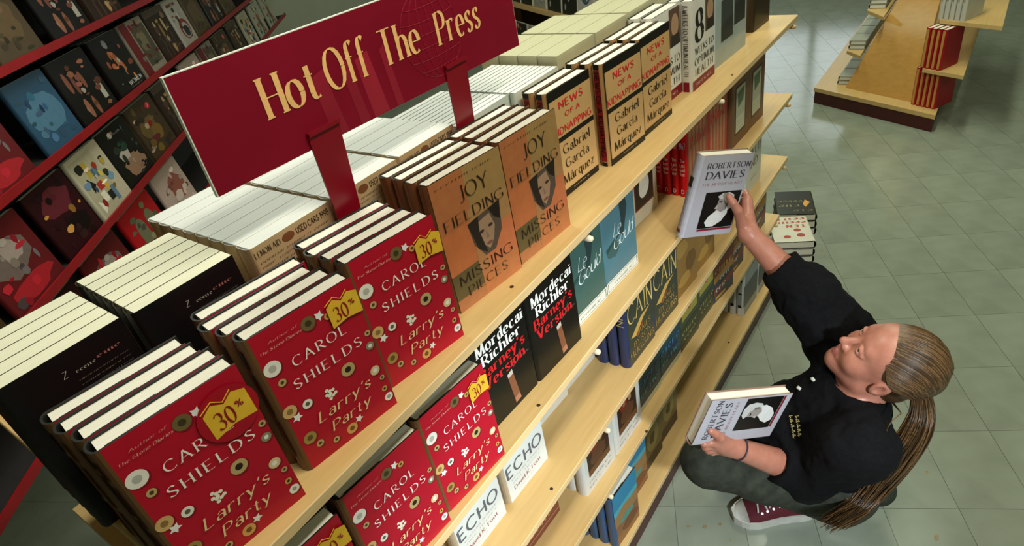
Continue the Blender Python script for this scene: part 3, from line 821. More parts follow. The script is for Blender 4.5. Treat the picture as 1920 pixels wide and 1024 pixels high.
# top shelf, back row: paperbacks with their page tops showing
g = 'black paperbacks in the back row'
stack('black_paperback', 5, .052, .838, Z1, -.02, 'the near half of the black paperback row', g, lab0='black paperback with small back-cover print at the near end', step=.0304)
stack('black_paperback', 6, .211, .824, Z1, -.03, 'the far half of the black paperback row', g, lab0='black paperback with small print beside the used car guides', step=.0304)
g = 'used car guides in the back row'
stack('used_cars', 8, .376, .803, Z1, -.0, 'the first column of tan used car guides', g, lab0='tan used car guide beside the black paperbacks in back row', step=.0364)
stack('used_cars', 8, .533, .803, Z1, -.0, 'the second column of tan used car guides', g, lab0='tan used car guide behind the near red sign clip', step=.0364)
stack('used_cars', 8, .690, .803, Z1, -.0, 'the third column of used car guides', g, lab0='used car guide between the two red sign clips', step=.0364)
g = 'slim white paperbacks in the back row'
stack('slim_white', 12, .848, .803, Z1, -.0, 'the near column of slim white paperbacks', g, lab0='slim white paperback behind the far red sign clip', step=.0154)
stack('slim_white', 12, 1.027, .790, Z1, -.0, 'the far column of slim white paperbacks', g, lab0='slim white paperback beside the thick cream books', step=.0154)
g = 'thick cream paperbacks in the back row'
for k, (x, y, n) in enumerate(((1.215, .800, 4), (1.394, .798, 4), (1.573, .798, 3), (1.752, .798, 3), (1.931, .798, 2))):
    stack('thick_cream', n, x, y, Z1, 0, 'the ' + ORD[k].replace('front', 'first') + ' column of thick cream paperbacks behind the hardcovers', g, lab0='thick cream paperback heading the %s column behind the hardcovers' % ORD[k].replace('front', 'first'), step=.0554)
# second shelf
g = 'red button-cover hardcovers on the second shelf'
a = stack('red_button', 3, .088, .624, Z2, -.08, 'the nearest second-shelf stack of red button-covered books', g, lab0='red hardcover with printed buttons, lowest one at the bottom edge')
sticker(a[0], 'red_button', .84, .17, 1.0)
a = stack('red_button', 3, .258, .626, Z2, -.09, 'the middle second-shelf stack of red button-covered books', g, lab0='red hardcover with printed buttons and no sticker on second shelf')
a = stack('red_button', 3, .421, .624, Z2, -.09, 'the second-shelf red stack beside the black books', g, lab0='red hardcover with printed buttons and sticker beside the black cigar book')
sticker(a[0], 'red_button', .86, .17, .9)
g = 'black hardcovers with a cigar on the cover'
stack('black_cigar', 3, .600, .664, Z2, -.06, 'the black cigar-cover stack beside the red books', g, lab0='black hardcover with white and red title beside the red books', dx=(0, -.006, -.01))
stack('black_cigar', 3, .768, .652, Z2, -.06, 'the black cigar-cover stack beside the green book', g, lab0='black hardcover with white and red title beside the green script book')
place('teal_script', .936, .668, Z2, -.05, 'dark green hardcover with flowing script on second shelf')
place('blue_script', 1.096, .662, Z2, -.05, 'grey blue hardcover with flowing script on second shelf')
place('teal_script', .94, .705, Z2, -.05, 'dark green hardcover behind its twin on second shelf', plain=True)
place('blue_script', 1.1, .70, Z2, -.05, 'grey blue hardcover behind its twin on second shelf', plain=True)
place('beige_portrait', 1.398, .740, Z2, -.06, 'beige hardcover with bearded portrait beside the red spines')
place('beige_portrait', 1.402, .776, Z2, -.06, 'beige hardcover behind the bearded portrait book', plain=True)
g = 'red hardcovers with a year on the spine'
stack('red_year', 4, 1.620, .668, Z2, -.04, 'the red year-spine stack behind the held book', g, lab0='red spined hardcover with tan striped front behind the held book', dx=(0, .002, .001, .004))
stack('red_year', 3, 1.80, .672, Z2, -.04, 'the red year-spine stack touching the brown books', g, lab0='red spined hardcover beside the brown framed books', dx=(0, .002, .001))
g = 'brown framed hardcovers'
place('brown_window', 1.962, .655, Z2, -.03, 'brown hardcover with pale window picture beside the red spines')
place('brown_window', 2.12, .652, Z2, -.03, 'brown hardcover with pale window picture at shelf end')
# third shelf
g = 'white hardcovers titled Echo'
stack('white_echo', 2, .452, .684, Z3, -.02, 'the nearer white stack on the third shelf', g, lab0='white hardcover with large grey four-letter title at the picture bottom')
stack('white_echo', 2, .622, .684, Z3, -.04, 'the farther white stack on the third shelf', g, lab0='white hardcover with large grey four-letter title beside framed photo books')
g = 'pale hardcovers with a framed photograph'
place('grey_photo', .828, .748, Z3, -.05, 'pale hardcover with dark framed photo beside the white book')
place('grey_photo', .985, .750, Z3, -.03, 'pale hardcover with dark framed photo beside the navy spines')
g = 'olive hardcovers with navy spines'
stack('olive_quill', 3, 1.126, .636, Z3, -.03, 'the olive stack showing navy spines', g, lab0='olive hardcover with gold four-letter title showing navy spine', dx=(0, -.004, -.008))
stack('olive_quill', 3, 1.284, .636, Z3, -.05, 'the olive stack beside the gold map book', g, lab0='olive hardcover with gold four-letter title beside the gold book')
place('gold_map', 1.440, .638, Z3, -.06, 'gold brown hardcover under the raised book, beside the olive one')
place('gold_map', 1.597, .638, Z3, -.04, 'gold brown hardcover farther along the third shelf')
stack('white_field', 2, 2.128, .655, Z3, -.03, 'the pale green stack at the third shelf end', 'pale green hardcovers', lab0='pale hardcover with dark red title near the raised hand')
# fourth shelf
place('rust_cover', .652, .716, Z4, -.04, 'rust brown hardcover on the fourth shelf at picture bottom')
g = 'white hardcovers with a dark painting'
stack('white_painting', 2, .882, .664, Z4, -.05, 'the nearer white painting-cover stack on the fourth shelf', g, lab0='white hardcover with dark painting showing its white spine')
stack('white_painting', 2, 1.044, .656, Z4, -.03, 'the farther white painting-cover stack on the fourth shelf', g, lab0='white hardcover with dark painting beside the teal books')
g = 'teal hardcovers on the fourth shelf'
place('teal_letters', 1.205, .664, Z4, -.03, 'dark teal hardcover beside the white painting book', g)
place('teal_letters', 1.360, .662, Z4, -.03, 'dark teal hardcover beside the green poppy book', g)
g = 'green hardcovers with a poppy'
place('green_poppy', 1.515, .660, Z4, -.03, 'green and yellow hardcover beside the teal book', g)
place('green_poppy', 1.668, .660, Z4, -.03, 'green and yellow hardcover beside the striped blue book', g)
g = 'blue and red striped hardcovers'
stack('blue_red_stripe', 2, 1.806, .655, Z4, -.14, 'the striped stack showing navy and red spines', g, lab0='blue and red striped hardcover showing its navy spine')
place('blue_red_stripe', 1.972, .660, Z4, -.06, 'blue and red striped hardcover beneath the forearm', g)
place('blue_red_stripe', 2.275, .664, Z4, -.03, 'blue and red striped hardcover at the fourth shelf end', g)
# bottom shelf
g = 'sky and desert hardcovers on the bottom shelf'
stack('sky_desert', 4, .932, .622, Z5, -.06, 'the nearer sky-cover stack on the bottom shelf', g, lab0='hardcover with blue sky and desert at the front of bottom shelf', dx=(0, -.004, -.006, -.012))
place('sky_desert', 1.068, .655, Z5, -.05, 'hardcover with blue sky and desert beside the gold face book', g)
place('gold_face', 1.204, .662, Z5, -.03, 'gold brown hardcover with round face on bottom shelf, nearer one')
place('gold_face', 1.345, .668, Z5, -.03, 'gold brown hardcover with round face on bottom shelf, farther one')
place('dark_olive', 1.62, .738, Z5, -.01, 'dark olive hardcover deep on the bottom shelf')
place('dark_olive', 1.80, .760, Z5, -.01, 'dark olive hardcover behind the tan black-footed book')
place('tan_black_foot', 1.945, .732, Z5, -.02, 'tan hardcover with black foot on the bottom shelf')
g = 'grey photo-spine books on the bottom shelf'
stack('grey_photo_spine', 3, 2.108, .640, Z5, -.04, 'the nearer grey photo-spine stack on the bottom shelf', g, lab0='grey book with white-footed photo spine on bottom shelf', dx=(0, .002, .003))
stack('grey_photo_spine', 3, 2.278, .634, Z5, -.04, 'the farther grey photo-spine stack on the bottom shelf', g, lab0='grey book with white-footed photo spine at shelf end', dx=(0, .004, .002))

# piles of big books lying on the floor at the end of the bookcase
spec('white_red_print', .165, .215, .036, '#dcd6c6', gloss=.3, art=[('e', .3, .25, .10, .07, '#a8402c'), ('e', .65, .2, .09, .06, '#a8402c'), ('e', .35, .45, .09, .06, '#b0482c')], text=[('TEN', .1, .66, .1, '#c0502c', 'bold', .5), (marks(7), .08, .80, .11, '#c0502c', 'bold', .84), (marks(7, 4), .08, .94, .1, '#c0502c', 'bold', .84)])
spec('dark_gold_print', .165, .225, .036, '#2c2a22', gloss=.3, art=[('p', [(.1, .5), (.24, .3), (.3, .42), (.22, .62)], '#e0a040')], text=[(marks(3, 7), .08, .2, .12, '#8a7c4c', 'light', .5), (marks(4, 2), .4, .4, .12, '#9a8c5c', 'light', .55), (marks(5, 3), .3, .6, .12, '#9a8c5c', 'light', .65)])


def pile(key, n, cx, cy, rz, where, seed):
    s = SPEC[key]
    rn = random.Random(seed)
    for i in range(n):
        z = i * (s['t'] + .0012)
        a_ = rz + (rn.random() - .5) * .12
        mw = Matrix.Translation((cx, cy, z + s['t'])) @ Matrix.Rotation(a_, 4, 'Z') @ Matrix.Rotation(-math.pi / 2, 4, 'X') @ Matrix.Translation((-s['w'] / 2, 0, -s['h'] / 2))
        place(key, 0, 0, 0, 0, ('topmost ' if i == n - 1 else ORD[n - 1 - i] + ' from the top ') + where, 'piled books at the bookcase end', plain=i < n - 1, mw=mw)


pile('white_red_print', 7, 2.610, .598, 1.98, 'book of the white pile on the floor by the bookcase end', 1)
pile('dark_gold_print', 7, 2.852, .645, 1.90, 'book of the dark pile on the floor past the white pile', 2)
# ------------------------------------------------------------------ the low pyramid display across the aisle
DA = Vector((.892, -.453, 0))
DD = Vector((-.453, -.892, 0))
D0 = Vector((4.785, 1.015, 0))
disp = thing('display_stand', 'low maple display stand with dark red base across the aisle', 'display stand', D0)
DRM = Matrix(((DD.x, DA.x, 0, 0), (DD.y, DA.y, 0, 0), (0, 0, 1, 0), (0, 0, 0, 1)))   # local x along the end, y along the stand


def dpart(mb, name):
    mb.v = [tuple(DRM @ Vector(p)) for p in mb.v]
    mb.f = [f[::-1] for f in mb.f]
    return mb.build(name, disp)


DL = 2.3
C0 = Vector((0, 0, 0)); C1 = DD * .875; AXIS = Vector((1, 0, 0)) * DL       # the end is cut at an angle to the long sides


def slab(name, c0, c1, ax, z0, z1, m_, ins=0.0):
    q = [c0 + ax.normalized() * ins + (c1 - c0).normalized() * ins, c1 + ax.normalized() * ins - (c1 - c0).normalized() * ins, c1 + ax - (c1 - c0).normalized() * ins, c0 + ax + (c1 - c0).normalized() * ins]
    mb = MB()
    mb.prism([(p.x, p.y, z0) for p in q][::-1], (0, 0, z1 - z0), m_)
    mb.f = [f[::-1] for f in mb.f]
    return mb.build(name, disp)


slab('plinth', C0, C1, AXIS, 0, .085, PLINTH, .006)
slab('base_deck', C0, C1, AXIS, .085, .112, MAPLE)
tau = math.radians(25)
y0, z0 = .105, .112
HP = 1.05
pl = lambda u, s: (u, y0 + s * math.sin(tau), z0 + s * math.cos(tau))
PANEL = mat('glossy_maple_panel', '#cf9d57', rough=.16, scale=5, stretch=(9, 1, 9), col2='#c4924e')
mb = MB()
mb.prism([pl(.168, 0), pl(.660, 0), pl(.660 - .17 * HP / 1.0, HP), pl(.168 + .24 * HP / 1.17, HP)], (0, .022, .004), PANEL)
dpart(mb, 'end_panel')
spec('red_gold_stripe', .16, .235, .030, '#98141c', gloss=.3, flap=False, spine='#a8141e', spart=[(.03, .97, '#c8914a')], edge='#8a1018')
spec('grey_stock', .10, .17, .028, '#9a9c88', gloss=.5, flap=False, spine='#a4a592', edge='#8e8f7c', pages=PAGES_WHITE)
spec('white_stock', .16, .22, .028, '#c4c2b4', gloss=.5, flap=False, spine='#c8c4b8', edge='#b8b4a4', pages=PAGES_WHITE, sptext=[(marks(7), .9, .012, '#7a3030', 'serif', .1)])
dax = math.atan2(DA.y, DA.x)
nth = lambda k: ORD[k].replace('front', 'first')
# right side: tiers of spines facing the near end
for key, px, z, n, lab, grp in (('red_gold_stripe', (1713, 198), .1125, 5, 'red and gold spine from the end panel on the bottom tier', 'red and gold spined books on the display stand'),
                                ('red_gold_stripe', (1731, 129), .362, 4, 'red and gold spine from the end panel on the upper tier', 'red and gold spined books on the display stand'),
                                ('white_stock', (1764, 37), .625, 5, 'white spine from the end panel on the top tier of the display', 'white spined books on the display stand')):
    p0 = on_z(px, z)
    for k in range(n):
        p = p0 + DD * (.0315 * k) + DA * .006
        mw = Matrix.Translation((p.x, p.y, z)) @ Matrix.Rotation(dax, 4, 'Z') @ Matrix.Translation((.006, 0, 0))
        place(key, 0, 0, 0, 0, nth(k) + ' ' + lab, grp, plain=True, mw=mw @ Matrix.Scale(1, 4))
    if z > .2:
        q = p0 - D0
        q.z = 0
        slab('shelf_board', q - DD * .004, q + DD * (.24 if z < .5 else .34), Vector((1.2, 0, 0)), z - .022, z - .0005, MAPLE)
# left side: stepped shelves with grey stock lying on them
for r_, (pa, pb_, z, tier) in enumerate((((1567, 161), (1590, 166), .1125, 'bottom'), ((1588, 95), (1611, 104), .34, 'middle'), ((1626, 19), (1655, 31), .58, 'upper'))):
    a_, b_ = on_z(pa, z), on_z(pb_, z)
    if r_:
        q0, q1 = a_ - D0, b_ - D0
        q0.z = q1.z = 0
        slab('shelf_board', q0, q1 + (q1 - q0).normalized() * .01, Vector((1.4, 0, 0)), z - .022, z - .0005, MAPLE)
    for q in range(4):
        for k in range(2):
            p = a_ + Vector((.03 + .180 * q, -.004 - .004 * k, .0295 * k))
            mw = Matrix(((0, 0, 1, p.x), (-1, 0, 0, p.y), (0, -1, 0, p.z + .0285), (0, 0, 0, 1)))
            place('grey_stock', 0, 0, 0, 0, '%s grey paperback of the %s pair on the %s step of the display' % (('lower', 'upper')[k], nth(q), tier), 'grey paperbacks lying on the display stand', plain=True, mw=mw)

# ------------------------------------------------------------------ the wall rack of faced-out paperbacks at the back left
RA = math.radians(43)
RV = Vector((math.cos(RA), math.sin(RA), 0))
RN = Vector((math.sin(RA), -math.cos(RA), 0))        # towards the camera
R0 = RN * -1.285
RACKRED = mat('red_metal_ledge', '#8e141a', rough=.4, var=.08, scale=8)
RACKB = mat('dark_rack_back', '#1d1917', rough=.7, var=.1)
rack = thing('book_rack', 'wall rack of faced-out paperbacks with red ledges at the back left', 'book rack', R0)
RM = Matrix(((RV.x, RN.x, 0, 0), (RV.y, RN.y, 0, 0), (0, 0, 1, 0), (0, 0, 0, 1)))     # local x along the rack, y towards the camera


def rpart(mb, name):
    mb.v = [tuple(RM @ Vector(p)) for p in mb.v]
    mb.f = [f[::-1] for f in mb.f]
    return mb.build(name, rack)


RX0, RX1 = 0.9, 6.2
mb = MB(); mb.box((RX0, -.30, .70), (RX1, -.26, 2.2), RACKB); rpart(mb, 'back_board')
LEDGE = (.74, 1.02, 1.30, 1.58, 1.86)
for z in LEDGE:
    mb = MB()
    mb.box((RX0, -.26, z - .012), (RX1, -.004, z), RACKB)
    rpart(mb, 'ledge_board')
    mb = MB()
    mb.box((RX0, -.004, z - .012), (RX1, .004, z + .014), RACKRED)
    rpart(mb, 'red_ledge')
for x in (RX0, 2.9, 4.6, RX1 - .04):
    mb = MB(); mb.box((x, -.30, 0), (x + .04, -.262, .70), RACKB); rpart(mb, 'leg')


def rk(key, x, z, label, depth=1, lean=-.14, dy=-.010):
    """face-out book on the rack at distance x along it; further copies behind it"""
    s = SPEC[key]
    for i in range(depth):
        p = R0 + RV * x + RN * (dy - i * (s['t'] + .002)) + Vector((0, 0, z + .0005))
        mw = Matrix.Translation(p) @ Matrix.Rotation(RA, 4, 'Z') @ Matrix.Rotation(lean, 4, 'X')
        place(key, 0, 0, 0, 0, label if i == 0 else ORD[i] + ' copy behind the ' + label, 'paperbacks on the wall rack', plain=i > 0, mw=mw)


def pb(key, w, h, front, art, text=(), t=.02, pages=PAGES_CREAM):
    rn = random.Random(key)
    cols = [front] + [it[-1] for it in art]
    art = list(art)
    for k in range(16):                           # busy small shapes of a printed picture
        c = lin(rn.choice(cols))
        f = rn.uniform(.45, 1.7)
        hx = '#%02x%02x%02x' % tuple(int(255 * min(1, max(0, (x * f) ** (1 / 2.2)))) // 12 * 12 for x in c)
        art.append(('p', blob(rn.uniform(.1, .9), rn.uniform(.08, .92), rn.uniform(.03, .11), rn.uniform(.02, .08), rn.random(), 9), hx))
    if key in ('black_dancer', 'brown_lanterns'):
        t = .032
    spec(key, w, h, t, front, art=art, text=text, th=.0006, bulge=.0006, flap=False, gloss=.3, edge=front, pages=pages, kind='paperback_book')


pb('dark_hands', 0.29, .235, '#151313', [('e', .2, .35, .05, .16, '#7a4a38'), ('e', .34, .42, .045, .15, '#6a4032'), ('e', .55, .40, .05, .13, '#7a4a38'), ('e', .3, .78, .06, .15, '#8a5a44'), ('e', .5, .8, .05, .15, '#80503c'), ('r', .78, .5, .9, .8, '#a8a294')])
pb('black_dancer', 0.27, .235, '#14110f', [('p', [(.38, .25), (.5, .3), (.62, .5), (.66, .7), (.56, .72), (.44, .5)], '#a4623c'), ('e', .48, .36, .06, .04, '#8a4c30'), ('r', .2, .78, .24, .8, '#888'.replace('888', '888888'))], [('WOMEN', .42, .88, .07, '#c8c4bc', 'serif', .5), (marks(12), .42, .93, .025, '#8a8680', 'light', .45)])
pb('brown_lanterns', 0.27, .235, '#2c2018', [('r', 0, 0, 1, .12, '#4a3a2c')] + [('e', .25 + .2 * i, .35 + .08 * (i % 2), .05, .14, c) for i, c in enumerate(('#a88a5c', '#8a6a44', '#b09468'))] + [('r', .18 + .18 * i, .5, .24 + .18 * i, .95, '#4a3020') for i in range(4)])
pb('white_arcs', 0.22, .235, '#a8a296', [('e', .55, .65, .32, .22, '#8a2c2c'), ('e', .56, .68, .24, .17, '#a8a296'), ('e', .57, .7, .17, .12, '#24282c'), ('r', .1, .08, .7, .14, '#6a3a2c')])
pb('brown_field', 0.26, .235, '#4a3c28', [('p', blob(.5, .5, .4, .3, 91), '#5c4a30')])
pb('red_frame', 0.26, .235, '#8a8070', [('r', 0, 0, .3, 1, '#641418'), ('r', .35, .12, .95, .85, '#4a4434'), ('p', blob(.6, .4, .2, .2, 92), '#6e6448')])
pb('collage', 0.25, .235, '#b4ac94', [('r', .72, 0, 1, 1, '#b6aa92'), ('r', .05, .06, .7, .95, '#a8a084'), ('p', blob(.2, .2, .12, .08, 101), '#24221e'), ('r', .3, .15, .42, .4, '#b0963c'), ('r', .42, .3, .6, .45, '#4c6678'), ('p', [(.2, .35), (.34, .5), (.2, .6)], '#1e1c1a'), ('r', .34, .5, .5, .62, '#a8342c'), ('r', .5, .5, .6, .68, '#c4a040'), ('r', .28, .64, .42, .8, '#d8d0bc'), ('r', .44, .7, .6, .84, '#26241e'), ('r', .58, .66, .68, .9, '#5c7488'), ('p', [(.1, .7), (.26, .82), (.12, .92)], '#d6d0be')])
pb('black_cow', 0.26, .235, '#171614', [('p', blob(.55, .72, .36, .2, 111), '#8a6a52'), ('p', blob(.4, .5, .18, .1, 112), '#a89c90'), ('e', .75, .55, .06, .04, '#14110f'), ('e', .34, .62, .05, .04, '#14110f'), ('p', blob(.5, .38, .16, .08, 113), '#24382c')], [(marks(11), .25, .16, .045, '#6a6c70', 'serif', .55)])
pb('brown_market', 0.3, .235, '#3e301e', [('p', blob(.45, .45, .3, .2, 121), '#5e4a28'), ('p', blob(.6, .6, .2, .15, 122), '#6e5426'), ('e', .4, .42, .07, .05, '#a08c6c'), ('e', .75, .16, .085, .06, '#b4202c'), ('p', blob(.4, .68, .25, .06, 123), '#5c2024'), ('r', 0, .0, .05, 1, '#2a2016')], [('2', .72, .19, .06, '#e8dcd4', 'serif', .06)])
pb('dark_red_night', 0.25, .235, '#2c0e12', [('p', blob(.5, .3, .4, .2, 131), '#5c2028'), ('p', blob(.6, .7, .3, .15, 132), '#140a0a'), ('e', .9, .5, .03, .02, '#b8863c')])
pb('misty_red', 0.27, .235, '#5c1a1c', [('p', blob(.45, .4, .4, .25, 141), '#6a5a54'), ('p', blob(.55, .35, .2, .14, 142), '#98887e'), ('p', blob(.5, .8, .4, .14, 143), '#a02028')])
pb('red_tablets', 0.3, .235, '#a8141c', [('e', .36, .42, .13, .2, '#6c6a50'), ('r', .23, .42, .49, .68, '#6c6a50'), ('e', .68, .42, .13, .2, '#6c6a50'), ('r', .55, .42, .81, .68, '#6c6a50'), ('p', blob(.5, .82, .34, .1, 151), '#5a5840')])
pb('pale_pink', 0.3, .235, '#b49c90', [('p', blob(.6, .45, .3, .25, 161), '#8c5044'), ('p', blob(.5, .6, .16, .1, 162), '#c8b4a8')], [(marks(2), .12, .42, .18, '#6a4a48', 'script', .4)])
pb('sky_blue', 0.25, .235, '#2c4c64', [('p', blob(.5, .5, .4, .3, 171), '#4a7088')])
pb('white_leaf', 0.28, .235, '#a8a894', [('p', [(.4, .1), (.52, .3), (.6, .7), (.5, .95), (.42, .6)], '#2c5a48'), ('p', [(.3, .05), (.36, .05), (.8, .9), (.72, .95)], '#9a3c2c')])

for key, x, z, lab, n in (('sky_blue', 2.12, 1.30, 'blue paperback at the left picture edge above the top red ledge', 1), ('dark_hands', 2.40, 1.30, 'black paperback with brown hands on the wall rack', 1),
        ('black_dancer', 2.75, 1.30, 'black paperback with lit figure and white title on wall rack', 4), ('red_frame', 3.06, 1.30, 'grey and dark red paperback beside the black title one', 1), ('brown_lanterns', 3.35, 1.30, 'dark paperback with lantern shapes on wall rack', 4),
        ('white_arcs', 3.65, 1.30, 'pale paperback with red arcs on wall rack', 2), ('brown_field', 3.90, 1.30, 'plain brown paperback right of the red arcs', 1), ('dark_hands', 4.2, 1.30, 'black paperback high on the rack near the sign top', 1), ('brown_field', 4.55, 1.30, 'brown paperback far along the top rack row', 1),
        ('dark_red_night', 1.92, 1.02, 'dark red paperback at the left picture edge', 1), ('collage', 2.20, 1.02, 'pale paperback with coloured collage cover on wall rack', 1), ('black_cow', 2.462, 1.02, 'black paperback with pale animal on wall rack', 1),
        ('brown_market', 2.74, 1.02, 'brown paperback with small red disc beside the sign corner', 2), ('brown_lanterns', 3.07, 1.02, 'dark paperback just behind the sign corner', 1), ('pale_pink', 3.5, 1.02, 'pale paperback above the sign edge', 1), ('red_frame', 3.85, 1.02, 'grey paperback with dark red band above the sign edge', 1),
        ('brown_market', 4.15, 1.02, 'brown paperback with red disc above the sign edge', 1), ('brown_lanterns', 4.5, 1.02, 'dark paperback above the sign edge', 1), ('collage', 4.85, 1.02, 'collage paperback above the sign edge', 1), ('white_leaf', 5.2, 1.02, 'pale paperback with green leaf near the rack end', 1), ('white_leaf', 5.6, 1.02, 'pale paperback with green leaf at the rack end', 1),
        ('dark_red_night', 1.66, .74, 'dark red paperback low on the rack', 1), ('misty_red', 1.98, .74, 'misty red paperback low on the wall rack', 1), ('red_tablets', 2.31, .74, 'bright red paperback with two grey tablets on wall rack', 1), ('pale_pink', 2.68, .74, 'pale pink paperback low on the rack beside the sign corner', 1),
        ('dark_hands', 1.8, 1.58, 'black paperback with hands at the top left corner', 1), ('brown_field', 2.15, 1.58, 'brown paperback in the top rack row', 1), ('dark_hands', 2.5, 1.58, 'black paperback with hands in the top rack row', 1), ('brown_lanterns', 2.85, 1.58, 'lantern paperback in the top rack row', 1),
        ('brown_market', 1.25, 1.02, 'brown paperback beyond the left picture edge', 1), ('misty_red', 1.6, 1.02, 'misty red paperback beside the dark red one', 1), ('misty_red', 1.75, 1.30, 'misty red paperback left of the blue one', 1)):
    rk(key, x, z, lab, n)

# ------------------------------------------------------------------ a far bookcase seen past the end of the sign
FE = Vector((.515, .857, 0))
FN = Vector((-.857, .515, 0))
F0 = Vector((3.07, 1.85, 0)) - FE * .75
FM = Matrix(((-FE.x, -FN.x, 0, 0), (-FE.y, -FN.y, 0, 0), (0, 0, 1, 0), (0, 0, 0, 1)))
fcase = thing('bookcase', 'far maple bookcase with faced-out books past the sign end', 'bookcase', F0 + FE * 2.2)


def fpart(mb, name):
    mb.v = [tuple(FM @ Vector(p)) for p in mb.v]
    return mb.build(name, fcase)


for z in (.30, .68, 1.06, 1.44):
    mb = MB(); mb.box((0, 0, z - .022), (2.2, .30, z), MAPLE); fpart(mb, 'shelf_board')
mb = MB(); mb.box((0, .30, 0), (2.2, .32, 1.6), mat('dark_case_back', '#4a4438', rough=.7)); fpart(mb, 'back_panel')
for x in (-.02, 2.2):
    mb = MB(); mb.box((x, 0, 0), (x + .02, .32, 1.6), MAPLE); fpart(mb, 'side_panel')
pb('white_spiral', .16, .24, '#b4b4a8', [('e', .5, .42, .34, .28, '#4c5a60'), ('e', .52, .43, .26, .21, '#a0a8a8'), ('e', .5, .44, .18, .15, '#3c4850'), ('e', .52, .45, .09, .08, '#98a0a0')], [(marks(10), .1, .92, .06, '#a03038', 'sans', .8)])
pb('dark_tulips', .17, .24, '#24281e', [('p', blob(.3, .4, .1, .1, 201), '#b8b09a'), ('p', blob(.7, .45, .1, .12, 202), '#a8a08c')])
pb('green_night', .16, .24, '#1c211a', [('p', blob(.5, .5, .25, .2, 203), '#7a3c2c'), ('e', .5, .4, .1, .08, '#b07858')])
pb('pale_plain', .16, .24, '#98998a', [])
n_ = 0
fl = {'white_spiral': 'white paperback with grey spiral', 'dark_tulips': 'dark paperback with pale tulips', 'green_night': 'dark paperback with red figure', 'pale_plain': 'plain pale paperback'}
for z, row in ((1.06, ('white_spiral', 'white_spiral', 'dark_tulips', 'dark_tulips', 'pale_plain', 'green_night', 'dark_tulips', 'pale_plain', 'green_night')),
               (.68, ('dark_tulips', 'pale_plain', 'dark_tulips', 'dark_tulips', 'dark_tulips', 'pale_plain', 'green_night', 'pale_plain', 'dark_tulips'))):
    for k, key in enumerate(row):
        # count from the visible right end of the row
        p = F0 + FE * 2.2 + (FM @ Vector((2.2 - .62 - .185 * k, .03, z + .0005)))
        mw = Matrix.Translation(p) @ Matrix.Rotation(math.atan2(-FE.y, -FE.x), 4, 'Z') @ Matrix.Rotation(-.10, 4, 'X')
        place(key, 0, 0, 0, 0, '%s, %s from the right on the far %s shelf' % (fl[key], ORD[k].replace('front', 'first'), 'upper' if z > 1 else 'lower'), 'books on the far bookcase', mw=mw)
# ------------------------------------------------------------------ the crouching person
from mathutils.bvhtree import BVHTree


